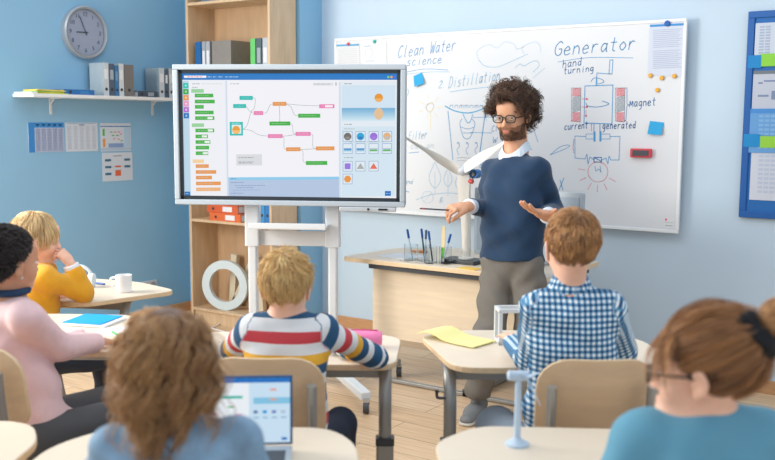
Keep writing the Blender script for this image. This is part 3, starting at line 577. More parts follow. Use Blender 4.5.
R_(193, 364, 518, 372, (140, 202, 234), 2); R_(193, 372, 518, 426, (178, 196, 224), 1); tx(200, 368, 16, (90, 130, 180)); tx(200, 379, 40, (120, 140, 176)); tx(212, 388, 90, (130, 150, 186)); tx(216, 394, 50, (130, 150, 186)); tx(206, 401, 80, (150, 168, 200)); tx(200, 410, 36, (120, 140, 176)); tx(300, 384, 12, (170, 226, 190))
R_(523, 90, 684, 424, (226, 234, 242), 1); R_(526, 101, 679, 166, (208, 226, 240), 2); tx(533, 97, 22, (110, 120, 120))
for i in range(10): R_(526, 166+i*3.8, 679, 170+i*3.8, (int(118+i*10), int(176+i*6), int(214+i*3)), 2)
CI(632, 137, 12, (228, 148, 40), 3); PG([(621, 139), (643, 139), (640, 145), (632, 149), (624, 145)], (240, 176, 90), 4); CI(632, 183, 13, (226, 190, 148), 3, 17)
tx(533, 213, 22, (110, 120, 120)); R_(526, 219, 679, 422, (210, 228, 240), 2); tx(533, 226, 30, (170, 170, 150))
for j, y in enumerate((248, 283, 334, 371)):
    for i, x in enumerate((543, 580, 618, 656)):
        if (j == 2 and i > 2) or (j == 3 and i > 0): continue
        R_(x-14, y-15, x+14, y+15, (130, 156, 190), 3); R_(x-12.6, y-13.6, x+12.6, y+13.6, (222, 233, 242), 4)
        if j == 0: CI(x, y, 11, ((110, 106, 104), (30, 164, 214), (150, 110, 214), (224, 176, 130))[i], 5); CI(x, y+4, 7, ((140, 136, 132), (40, 120, 190), (160, 120, 222), (180, 190, 200))[i], 6, 4)
        if j == 1: R_(x-11, y-1, x+11, y+4, (66, 146, 204) if i < 2 else (176, 196, 206), 5); R_(x-11, y+(4 if i < 2 else 3), x+11, y+8, (150, 196, 224) if i < 2 else (96, 178, 96), 5)
        if j == 2: (R_(x-8.5, y-8.5, x+8.5, y+8.5, (150, 118, 222), 5) if i == 0 else PG([(x-11, y+8), (x+11, y+8), (x, y-9)], (168, 172, 170) if i == 1 else (226, 110, 88), 5))
        if j == 3: PG([(x-11, y), (x-5.5, y+9.5), (x+5.5, y+9.5), (x+11, y), (x+5.5, y-9.5), (x-5.5, y-9.5)], (230, 150, 70), 5)
tx(533, 309, 26, (150, 150, 130)); tx(548, 264, 100, (180, 190, 200))
R_(651, 407, 668, 421, (18, 106, 190), 5); tx(654, 414, 11, (180, 210, 240), lay=6)
scr.build('screen', SM, tv, normals=False)
bbar = MB().box((TW/2-.205, -.01, -THt/2-.013), (.31, .04, .024)).build('sound_bar', mat('bar_silver', (190, 198, 206), .35, metal=.3), tv, bevel=.004)
MB().box((TW/2-.12, -.031, -THt/2-.012), (.05, .003, .010)).box((TW/2-.2, -.031, -THt/2-.012), (.012, .003, .012)).build('port', M_BLACK, bbar)
# stand, same frame as the display
stg = empty('display_stand', W(tc_[0], tc_[1], 0), tvrot, 'white twin column rolling stand carrying the large display', 'stand')
zb = tc_[2]-THt/2
xl, xr = -.232, .228
for x in (xl, xr):
    MB().prism(rounded([(x-.042, .07), (x+.042, .07), (x+.042, .13), (x-.042, .13)], .012), zb-.24, zb+.5).build('bracket', M_WPAINT, stg, bevel=.002)
    MB().prism(rounded([(x-.026, .075), (x+.026, .075), (x+.026, .125), (x-.026, .125)], .014), .10, zb-.24).build('column', M_WPAINT, stg, smooth=False)
MB().box(((xl+xr)/2, .105, zb-.195), (xr-xl-.08, .02, .085)).build('cross_plate', M_WPAINT, stg, bevel=.003)
MB().box(((xl+xr)/2, .02, zb-.118), (xr-xl-.03, .17, .018)).box(((xl+xr)/2, -.06, zb-.108), (xr-xl-.03, .012, .03)).build('tray', M_WPAINT, stg, bevel=.003)
MB().box(((xl+xr)/2, .1, .12), (xr-xl, .05, .05)).build('base_bar', M_WPAINT, stg, bevel=.004)
M_RUB = mat('caster_rubber', (70, 74, 80), .6)
for sx, x in ((-1, xl), (1, xr)):
    for (dx, dy, nm) in ((.25, -.50, 'foot'), (.36, .22, 'foot')):
        e = Vector((x+sx*dx, .1+dy, .09)); ft = MB().beam((x, .1, .105), e, .055, .045).build(nm, M_WPAINT if dy < 0 else M_STEEL, stg, bevel=.006)
        c = (e.x, e.y, .035)
        MB().tube([(e.x-.014, e.y, .034), (e.x+.014, e.y, .034)], .032, 20).build('caster', M_RUB, ft, smooth=True)
        MB().tube([(e.x-.017, e.y, .034), (e.x+.017, e.y, .034)], .015, 14).box((e.x, e.y, .072), (.03, .03, .02)).build('caster_hub', M_BRASS, ft, smooth=True)
# ------------------------------------------------------------------ teacher's desk
DZ = .72
dk = empty('teacher_desk', (-2.55, 4.6, 0), 0, 'long light wood teacher desk with modesty panel behind the man', 'desk')
mb = MB(); poly = rounded([(-.715, -.315), (.58, -.315), (.58, .40), (-.45, .40), (-.68, .20)], [.03, .02, .02, .1, .1])
mb.prism(poly, DZ-.026, DZ, 0, ms=1); mb.build('tabletop', [M_TOP, M_EDGE], dk, bevel=.003)
MB().box((.0, -.215, (.255+.685)/2), (1.12, .018, .685-.255)).build('modesty_panel', M_BEECHX, dk, bevel=.001)
mb = MB()
for y in (-.26, .3): mb.box((.0, y, DZ-.042), (1.10, .04, .03))
mb.build('under_rail', M_DSTEEL, dk)
for x in (.10, .46):
    MB().box((x, -.02, .37), (.06, .06, .66)).build('leg', M_STEEL, dk, bevel=.004)
    ft = MB().box((x, .02, .025), (.06, .52, .035)).build('foot', M_STEEL, dk, bevel=.006)
    for fy in (-.24, .28): MB().box((x, fy, .022), (.066, .03, .04)).build('foot_cap', M_DSTEEL, ft, bevel=.004)
MB().box((.06, -.24, .014), (1.02, .03, .018)).build('foot_rail', M_STEEL, dk, bevel=.002)
# all-in-one computer behind the man
cm = empty('desktop_computer', (-2.265, 4.66, DZ), math.radians(-2), 'silver all-in-one computer on the teacher desk behind the man', 'computer')
MB().prism(rounded([(-.335, .03), (.335, .03), (.335, .415), (-.335, .415)], .015), -.01, .02, fr=fr_xz).build('housing', mat('computer_grey', (172, 184, 196), .35, metal=.3), cm, bevel=.003)
MB().box((0, -.012, .222), (.63, .003, .33)).build('rear_panel', mat('computer_rear', (150, 166, 182), .4, metal=.2), cm)
MB().box((0, .03, .15), (.16, .02, .28), rx=.1).box((0, .03, .006), (.22, .18, .012)).build('stand', M_BRASS, cm, bevel=.002)
tag(MB().prism(rounded([(-.10, -.07), (.12, -.07), (.12, .07), (-.10, .07)], .012), 0, .022).build('keyboard_case', mat('case_black', (44, 50, 56), .4), None, bevel=.003, loc=(-2.585, 4.50, DZ)), 'flat black case under the tall white turbine on teacher desk', 'case')
# tall wind turbine model
hub = np.array(onY(465.5, 171, 4.50)); tb = empty('wind_turbine_model', (hub[0], 4.52, DZ+.022), 0, 'tall white wind turbine model on the teacher desk', 'model')
M_TUR = mat('turbine_white', (232, 230, 222), .45)
hz = hub[2]-DZ-.022
MB().lathe([(0, 0), (.045, 0), (.045, .008), (.027, .012), (.023, hz*.5), (.019, hz-.05), (.019, hz-.02), (0, hz-.02)], n=22).build('tower', M_TUR, tb, smooth=True)
MB().tube([(0, .06, hz), (0, .02, hz), (0, -.04, hz)], [.022, .03, .028], 16).build('nacelle', M_TUR, tb, smooth=True)
MB().lathe([(0, -.085), (.014, -.08), (.026, -.062), (.030, -.04), (0, -.04)], c=(0, 0, hz), axis='Y', n=20).build('hub', mat('hub_grey', (214, 220, 228), .4), tb, smooth=True)
def blade_mesh(ang, L=.43):
    mb = MB(); a = math.radians(ang); d = Vector((math.cos(a), 0, math.sin(a))); n = Vector((-math.sin(a), 0, math.cos(a))); y = Vector((0, 1, 0)); k = 12; vs = []
    for i in range(k+1):
        t = i/k; w = .013+.026*math.exp(-((t-.25)/.16)**2)+.016*(1-t); w = min(w*1.3, .046)*(1-.62*t); th = .007*(1-.75*t)
        tw = .5*(1-t); c = d*(.02+L*t)+Vector((0, -.062, hz)); e = n*math.cos(tw)+y*math.sin(tw); f = y*math.cos(tw)-n*math.sin(tw)
        for (aa, bb_) in ((-.6, 0), (-.25, 1), (.4, .5), (1, 0), (.4, -.5), (-.25, -1)): vs.append(c+e*w*aa+f*th*bb_)
    fs = [(i*6+j, i*6+(j+1) % 6, (i+1)*6+(j+1) % 6, (i+1)*6+j) for i in range(k) for j in range(6)]+[tuple(range(6)), tuple(k*6+j for j in range(6))]
    mb.add(vs, fs); return mb
for a in (154, 31): blade_mesh(a).build('blade', M_TUR, tb, smooth=True)
blade_mesh(272, .40).build('blade', M_TUR, tb, smooth=True)
mo = MB().tube([(.05, -.02, hz-.015), (.05, .03, hz-.015)], .026, 16).build('motor', mat('motor_blue', (30, 110, 180), .4), tb, smooth=True)
MB().tube([(.03, -.035, hz-.055), (.055, -.035, hz-.055)], .014, 12).build('motor_gear', mat('gear_red', (200, 70, 60), .4), mo, smooth=True)
MB().tube([(.05, -.03, hz-.015), (.05, -.018, hz-.015)], .014, 12).build('motor_cap', M_DSTEEL, mo, smooth=True)
# pen holders
M_ACR = mat('clear_acrylic', (246, 250, 252), .02, trans=1.0); M_ACR.node_tree.nodes['Principled BSDF'].inputs['IOR'].default_value = 1.18
ph = empty('pen_holder', (-2.745, 4.40, DZ), 0, 'clear acrylic pen holder on the teacher desk left of turbine', 'pen holder')
for i, (x, y) in enumerate(((-.12, 0), (-.045, .02), (.03, -.02), (.105, .01))):
    MB().lathe([(0, .004), (.033, .004), (.033, .095), (.036, .095), (.036, 0), (0, 0)], c=(x, y, 0), n=18).build('cup', M_ACR, ph, smooth=True)
MB().box((0, 0, -.0), (.31, .11, .006)).build('base', M_ACR, ph)
M_PEN = mat('pen_blue', (20, 84, 164), .4)
def pen(name, x, y, lean, ang, L, cap, body, label, group='pens in the clear holder'):
    o = empty(name, (x, y, DZ+.008), 0, label, 'pen', group); d = Vector((math.sin(lean)*math.cos(ang), math.sin(lean)*math.sin(ang), math.cos(lean)))
    MB().tube([(0, 0, 0), d*L], .0045, 8).build('barrel', body, o, smooth=True); MB().tube([d*(L-.045), d*(L+.005), d*(L+.008)], [.0068, .0068, .003], 8).build('cap', cap, o, smooth=True); return o
PB = mat('pen_barrel_dark', (60, 70, 84), .4); PC = mat('pen_barrel_clear', (190, 205, 220), .3)
pen('pen', -2.85, 4.40, .22, PI, .165, M_PEN, PC, 'blue capped pen leaning farthest left in the clear holder')
pen('pen', -2.78, 4.42, .16, PI*.95, .17, M_PEN, PB, 'blue capped dark pen second from left in the holder')
pen('pen', -2.775, 4.41, .05, 0, .165, mat('pen_cap_grey', (70, 96, 130), .4), PC, 'upright grey blue pen in middle of the clear holder')
pen('pen', -2.71, 4.39, .16, PI*1.02, .165, M_PEN, PB, 'blue capped pen just right of the upright grey one')
pen('pen', -2.655, 4.41, .30, 0.0, .16, M_PEN, PC, 'blue capped pen leaning farthest right in the clear holder')
o = empty('wooden_ruler', (-2.66, 4.42, DZ+.008), 0, 'pale wooden ruler standing in the clear pen holder', 'ruler', None)
MB().box((0, 0, .10), (.022, .003, .20), ry=.03).build('blade', mat('ruler_wood', (222, 206, 164), .5), o); MB().box((0, -.003, .05), (.018, .003, .06)).build('green_wrap', mat('green_wrap', (110, 200, 80), .5), o)
tag(MB().prism([(-.06, -.04), (.06, -.05), (.065, .03), (-.05, .04)], 0, .003).build('sticky_note', mat('note_orange', (240, 196, 90), .7), None, loc=(-2.44, 4.335, DZ)), 'orange sticky note on teacher desk edge beside the man', 'sticky note')
tag(MB().prism([(-.13, -.09), (.10, -.1), (.13, .08), (-.1, .1)], 0, .003).build('loose_sheet', M_PAPER, None, loc=(-2.98, 4.50, DZ)), 'loose white sheet on the left end of teacher desk', 'paper')
o = tag(MB().tube([(0, 0, .008), (.05, .01, .008), (.11, .02, .008)], [.004, .008, .008], 8).build('pencil', mat('pencil_orange', (226, 150, 90), .5), None, loc=(-3.05, 4.68, DZ)), 'orange pencil on back left of the teacher desk', 'pencil')
# ------------------------------------------------------------------ student desks
def sdesk(outline, z, label, legs, grp='student desks', rad=.09, root=None, hook=None, footdir=(0, 1)):
    """outline and legs in stage coordinates (u,v)"""
    c = np.mean(np.array(outline), axis=0)
    o = empty('student_desk', W(c[0], c[1], 0), YAW, label, 'desk', grp)
    poly = rounded([(p[0]-c[0], p[1]-c[1]) for p in outline], rad)
    MB().prism(poly, z-.022, z, 0, ms=1).build('tabletop', [M_TOP, M_EDGE], o, bevel=.004)
    L = [(p[0]-c[0], p[1]-c[1]) for p in legs]
    for (x, y) in L:
        lg = MB(); lg.tube(smooth_path([(x, y+.16, z-.035), (x, y+.06, z-.05), (x, y+.01, z-.12), (x, y, z-.22), (x, y, .30)], 5), .022, 14, flat=.75); lg = lg.build('leg', M_STEEL, o, smooth=True)
        MB().prism(rounded([(x-.03, y-.022), (x+.03, y-.022), (x+.03, y+.022), (x-.03, y+.022)], .012), .05, z*.58).build('leg_sleeve', M_STEEL, lg, bevel=.002)
        MB().prism(rounded([(x-.032, y-.025), (x+.032, y-.025), (x+.032, y+.025), (x-.032, y+.025)], .012), z*.58, z*.58+.025).build('sleeve_collar', M_DSTEEL, lg)
        MB().prism(rounded([(x-.02, y-.12), (x+.02, y-.12), (x+.02, y+.34), (x-.02, y+.34)], .01), .012, .042).build('foot', M_STEEL, lg, bevel=.004)
    if len(L) > 1: MB().beam((L[0][0], L[0][1]+.1, z-.06), (L[1][0], L[1][1]+.1, z-.06), .03, .05).build('cross_bar', M_STEEL, o)
    if hook:
        x, y = hook[0]-c[0], hook[1]-c[1]; MB().tube(smooth_path([(x, y, z-.125), (x-.038, y, z-.125), (x-.045, y, z-.118), (x-.045, y, z-.10)], 5), .005, 8).tube([(x-.045, y, z-.106), (x-.045, y, z-.098)], .007, 8).build('bag_hook', M_DSTEEL, o, smooth=True)
    return o
ZD = .70
sdesk([(-.80, 3.02), (.03, 3.02), (.055, 3.42), (-.10, 3.50), (-.68, 3.50), (-.82, 3.42)], ZD, 'student desk with pink pencil case, in front of striped sweater boy', [(-.72, 3.08), (-.005, 3.08)], rad=.07)
sdesk([(.22, 2.99), (.99, 2.99), (.95, 3.42), (.80, 3.55), (.28, 3.55), (.12, 3.47)], ZD, 'student desk holding a yellow booklet, in front of plaid shirt boy', [(.215, 3.06), (.93, 3.06)], rad=.09, hook=(.215, 3.06))
sdesk([(-1.60, 4.12), (-1.33, 4.05), (-1.00, 4.37), (-1.24, 4.60), (-1.62, 4.74), (-2.0, 4.62), (-1.95, 4.28)], ZD, 'student desk with white mug, in front of yellow sweater child', [(-1.75, 4.30), (-1.22, 4.22)], rad=.07)
sdesk([(-1.55, 3.18), (-.88, 3.18), (-.93, 3.62), (-1.05, 3.80), (-1.45, 3.82), (-1.62, 3.7)], ZD, 'student desk with bright blue folder, in front of pink sweater girl', [(-1.45, 3.3), (-1.0, 3.3)], rad=.08)
sdesk([(-.84, 1.95), (-.05, 1.95), (-.075, 2.26), (-.15, 2.38), (-.72, 2.38), (-.84, 2.22)], ZD, 'near student desk with an open laptop, before the curly haired girl', [(-.8, 2.0), (-.12, 2.0)], rad=.09)
sdesk([(.13, 1.95), (.98, 1.95), (.98, 2.36), (.24, 2.40), (.12, 2.27)], ZD, 'near student desk with small turbine model, before girl in teal top', [(.2, 2.0), (.9, 2.0)], rad=.06)
sdesk([(-1.6, 2.0), (-.885, 2.0), (-.875, 2.26), (-.93, 2.38), (-1.0, 2.42), (-1.6, 2.42)], ZD, 'student desk corner at the lower left edge of the picture', [(-1.5, 2.05), (-.95, 2.05)], rad=.05)
# ------------------------------------------------------------------ chairs
def chair_proto():
    o = empty('classroom_chair', (0, 0, 0), 0)
    # backrest: curved plywood, centre at z .66, facing +y
    n = 14; hw, z0, z1 = .168, .60, .855; mb = MB(); prof = rounded([(-hw, z0), (hw, z0), (hw, z1), (-hw, z1)], [.05, .05, .09, .09], 6)
    def warp(x, z, y): return Vector((x, y-.175+.045*(abs(x)/hw)**2+.0-(z-z0)*.16, z))
    # grid-filled panel
    bmx = bmesh.new(); N, M_ = 16, 12; grid_ = {}
    def half(z):
        if z > z1-.09: t = (z-(z1-.09))/.09; return hw-.09*(1-math.sqrt(max(0, 1-t*t)))
        if z < z0+.05: t = ((z0+.05)-z)/.05; return hw-.05*(1-math.sqrt(max(0, 1-t*t)))
        return hw
    zl = [z0+(z1-z0)*(.5-.5*math.cos(PI*j/M_)) for j in range(M_+1)]
    for s in (0, 1):
        for j, z in enumerate(zl):
            for i in range(N+1): grid_[s, i, j] = len(mb.v); mb.v.append(tuple(warp(half(z)*(-1+2*i/N), z, .013*s)))
    for j in range(M_):
        for i in range(N):
            a = [grid_[0, i, j], grid_[0, i+1, j], grid_[0, i+1, j+1], grid_[0, i, j+1]]; mb.f.append(tuple(a)); mb.m.append(0)
            a = [grid_[1, i, j], grid_[1, i, j+1], grid_[1, i+1, j+1], grid_[1, i+1, j]]; mb.f.append(tuple(a)); mb.m.append(0)
    for j in range(M_):
        for i in (0, N): mb.f.append((grid_[0, i, j], grid_[0, i, j+1], grid_[1, i, j+1], grid_[1, i, j])); mb.m.append(1)
    for i in range(N):
        for j in (0, M_): mb.f.append((grid_[0, i, j], grid_[0, i+1, j], grid_[1, i+1, j], grid_[1, i, j])); mb.m.append(1)
    mb.build('backrest', [M_PLY, M_EDGE], o, smooth=True)
    mb = MB(); seat = rounded([(-.19, -.19), (.19, -.19), (.20, .2), (-.20, .2)], .06)
    mb.prism(seat, .448, .46, 0, ms=1); mb.build('seat', [M_PLY, M_EDGE], o, bevel=.003)
    for x in (-.138, .138):
        MB().tube(smooth_path([(x, -.222, .785), (x, -.212, .68), (x, -.195, .56), (x, -.16, .47), (x, -.05, .435), (x, .17, .435)], 5), .014, 10, flat=1.3).build('back_frame', M_STEEL, o, smooth=True)
        for y, y2 in ((-.14, -.22), (.14, .2)): MB().tube([(x, y, .435), (x*1.25, y2, .012)], .012, 10).tube([(x*1.25, y2, .014), (x*1.25, y2, 0)], .015, 10).build('leg', M_STEEL, o, smooth=True)
    MB().tube([(-.128, .0, .43), (.128, .0, .43)], .011, 8).build('cross_bar', M_STEEL, o, smooth=True)
    return o
ch0 = chair_proto(); CHN = [0]
def place_chair(u, v, rz, label, dz=0):
    o = ch0 if CHN[0] == 0 else copy_tree(ch0); CHN[0] += 1
    o.location = W(u, v, dz); o.rotation_euler.z = YAW+rz; tag(o, label, 'chair', 'plywood classroom chairs'); return o
place_chair(-.335, 2.70, math.radians(-2), 'plywood chair with steel frame under boy in striped sweater')
place_chair(.582, 2.70, math.radians(2), 'plywood chair with steel frame under boy in plaid shirt')
place_chair(-1.160, 2.83, math.radians(-20), 'plywood chair with steel frame under girl in pale pink sweater')
# ------------------------------------------------------------------ things on the student desks
p = A(361, 337, 3.33)
o = empty('pencil_case', W(p[0], p[1], ZD), YAW-.05, 'soft pink pencil case lying on desk by striped sweater boy', 'pencil case')
mb = MB(); prof = []
for i in range(13):
    t = -1+2*i/12; s = (1-.25*abs(t)**6); prof.append((t*.075, s))
mb.tube([(t, 0, .032) for t, s in prof], [.036*s for t, s in prof], 14, flat=.85); mb.build('body', mat('pencil_case_pink', (244, 132, 184), .6, bump=.2, bscale=40), o, smooth=True)
MB().box((0, -.004, .0635), (.12, .006, .003)).build('zip', mat('zip_rose', (214, 80, 130), .5), o)
# yellow booklet
a = onZ(456, 340, ZD); o = empty('yellow_booklet', a, YAW+math.radians(-42), 'thin yellow booklet curling on corner of right hand desk', 'booklet')
mb = MB(); n = 10
for s in (0, 1):
    for i in range(n+1):
        x = -.13+.26*i/n; z = .003+.022*math.exp(-((x+.08)/.06)**2)+.001
        for y in (-.068, .068): mb.v.append((x, y, z+(.004 if s else 0)))
k = 2*(n+1)
for i in range(n):
    mb.f += [(2*i, 2*i+1, 2*i+3, 2*i+2), (k+2*i, k+2*i+2, k+2*i+3, k+2*i+1), (2*i, 2*i+2, k+2*i+2, k+2*i), (2*i+1, k+2*i+1, k+2*i+3, 2*i+3)]; mb.m += [0]*4
mb.f += [(0, k, k+1, 1), (2*n, 2*n+1, k+2*n+1, k+2*n)]; mb.m += [0, 0]
mb.build('cover', mat('booklet_yellow', (238, 232, 158), .6), o, smooth=True)
# white frame model on right desk
a = onZ(500, 345, ZD); o = empty('white_frame_model', a, YAW+.1, 'small white open frame model standing by plaid shirt boy', 'model')
mb = MB(); w_, hh, t_ = .10, .125, .014
for y in (0, .07):
    mb.box((0, y, hh/2), (t_, t_, hh)).box((w_, y, hh/2), (t_, t_, hh)).box((w_/2, y, hh), (w_+t_, t_, t_)).box((w_/2, y, .007), (w_+t_, t_, t_))
for x in (0, w_): mb.box((x, .035, hh), (t_, .07, t_)).box((x, .035, .007), (t_, .07, t_))
mb.build('frame', M_WPAINT, o, bevel=.002)
# mug
a = onZ(124, 292, ZD); o = empty('coffee_mug', a, YAW, 'plain white mug on desk of the child in yellow', 'mug')
MB().lathe([(0, 0), (.032, 0), (.036, .004), (.038, .082), (.0355, .082), (.033, .008), (0, .008)], n=30).build('cup', mat('ceramic_white', (238, 240, 242), .2), o, smooth=True)
MB().tube(smooth_path([(-.035, 0, .068), (-.058, 0, .066), (-.064, 0, .045), (-.052, 0, .024), (-.035, 0, .02)], 5), .0055, 8).build('handle', mat('ceramic_white', (238, 240, 242), .2), o, smooth=True)
a = onZ(78, 288, ZD); o = empty('headphones', a, YAW, 'pale blue grey headphones on desk beside yellow sleeve', 'headphones')
mh = mat('headphone_pale', (206, 220, 230), .4)
MB().tube([(.06*math.cos(t), .02, .05+.055*math.sin(t)) for t in np.linspace(-.2, PI+.2, 18)], .008, 8).build('headband', mh, o, smooth=True)
for x in (-.06, .06): MB().tube([(x-.012, .02, .036), (x+.012, .02, .036)], .034, 18).build('ear_cup', mh, o, smooth=True)
a = onZ(96, 284.5, ZD); tag(MB().tube([(-.05, 0, .006), (.05, .012, .006)], .005, 8).build('pen', M_PEN, None, smooth=True, loc=a), 'blue pen lying left of the white mug', 'pen')
# blue folder and papers on the pink girl's desk
a = onZ(93, 322, ZD); o = empty('blue_folder', a, YAW+math.radians(-14), 'bright cyan blue folder on pink sweater girl desk', 'folder')
MB().box((0, 0, .012), (.17, .17, .003), ry=-.01).build('cover', mat('folder_cyan', (0, 160, 228), .5), o); MB().box((.015, -.01, .006), (.18, .17, .008)).build('papers', M_PAPER, o)
a = onZ(116, 331, ZD); tag(MB().prism([(-.07, -.05), (.08, -.06), (.09, .04), (-.05, .06)], 0, .004).build('paper_sheet', M_PAPER, None, loc=a), 'white sheet on desk just right of the blue folder', 'paper')
a = onZ(117, 336, ZD+.004); tag(MB().tube([(-.05, .02, .005), (.03, -.01, .005)], .0045, 8).build('pen', mat('pen_green', (60, 176, 90), .4), None, smooth=True, loc=a), 'green pen lying near the blue folder', 'pen')
# laptop before the curly girl
lp = A(236, 452, 2.27); o = empty('laptop', W(lp[0], lp[1], ZD), YAW+math.radians(4), 'open laptop showing the block coding page, seen from front desk', 'laptop')
LW, LH = .275, .170
MB().box((0, -.10, .008), (LW, .19, .014)).build('base', mat('laptop_silver', (196, 202, 208), .35, metal=.5), o, bevel=.003)
MB().box((0, -.10, .0165), (LW-.03, .11, .002)).build('keyboard', M_DSTEEL, o)
lid = MB().box((0, .02, LH/2+.012), (LW, .007, LH), rx=-.12).build('lid', mat('lid_navy', (40, 84, 130), .4), o, bevel=.003)
Rl = Matrix.Rotation(-.12, 3, 'X')
lm = MB(); LMm = []
def lr(x0, y0, x1, y1, c, lay=1):
    m = mat('screen_%d_%d_%d' % c, c, .3, emit=.95)
    if m not in LMm: LMm.append(m)
    f = lambda x, y: Vector((0, .02, LH/2+.012))+Rl@Vector(((x-.5)*(LW-.012), -.0036-.0005*lay, (.5-y)*(LH-.012)))
    lm.add([f(x0, y0), f(x0, y1), f(x1, y1), f(x1, y0)], [(0, 1, 2, 3)], LMm.index(m))
lr(0, 0, 1, 1, (232, 238, 244), 0); lr(0, 0, 1, .07, (28, 110, 190)); lr(.62, .07, 1, 1, (198, 222, 240)); lr(.66, .3, 1, .4, (130, 192, 224), 2); lr(.0, .84, .6, 1, (178, 196, 224)); lr(.36, .27, .56, .31, (28, 178, 160), 2)
for x, y, c in ((.84, .18, (236, 120, 70)), (.84, .33, (236, 150, 90)), (.52, .56, (232, 140, 170)), (.56, .76, (236, 170, 80)), (.3, .55, (232, 120, 160)), (.45, .44, (52, 168, 70)), (.25, .3, (52, 168, 70))): lr(x-.025, y-.012, x+.035, y+.012, c, 3)
for i, c in enumerate(((90, 120, 160), (30, 150, 214), (110, 130, 190), (170, 190, 210))): lr(.66+i*.085, .5, .7+i*.085, .545, c, 3); lr(.66+i*.085, .60, .71+i*.085, .62, (130, 170, 200), 3)
lr(.66, .7, .69, .73, (120, 150, 190), 3); lr(.92, .92, .97, .96, (28, 110, 190), 3)
for i in range(8): lr(.04, .14+i*.085, .18, .17+i*.085, (70, 174, 80) if i < 5 else (228, 150, 80), 2)
lm.build('screen', LMm, o, normals=False)
# little turbine model on near right desk
a = onZ(517, 445, ZD); o = empty('wind_turbine_model', a, YAW, 'small pale blue wind turbine model on the near right desk', 'model')
mt = mat('model_pale_blue', (188, 208, 228), .45)
MB().lathe([(0, 0), (.03, 0), (.03, .006), (.018, .012), (.009, .02), (.0075, .17), (0, .17)], n=20).build('tower', mt, o, smooth=True)
MB().tube([(-.028, 0, .178), (-.024, 0, .178), (.022, 0, .178), (.028, 0, .178)], [.008, .013, .013, .007], 12).build('nacelle', mt, o, smooth=True)
for d_ in ((.035, 0, -.07), (.03, 0, .012), (-.02, -.01, .014)):
    q = Vector((.018, -.015, .178)); MB().tube([q, q+Vector(d_)*.4, q+Vector(d_)], [.007, .008, .003], 8, flat=.3).build('blade', mt, o, smooth=True)
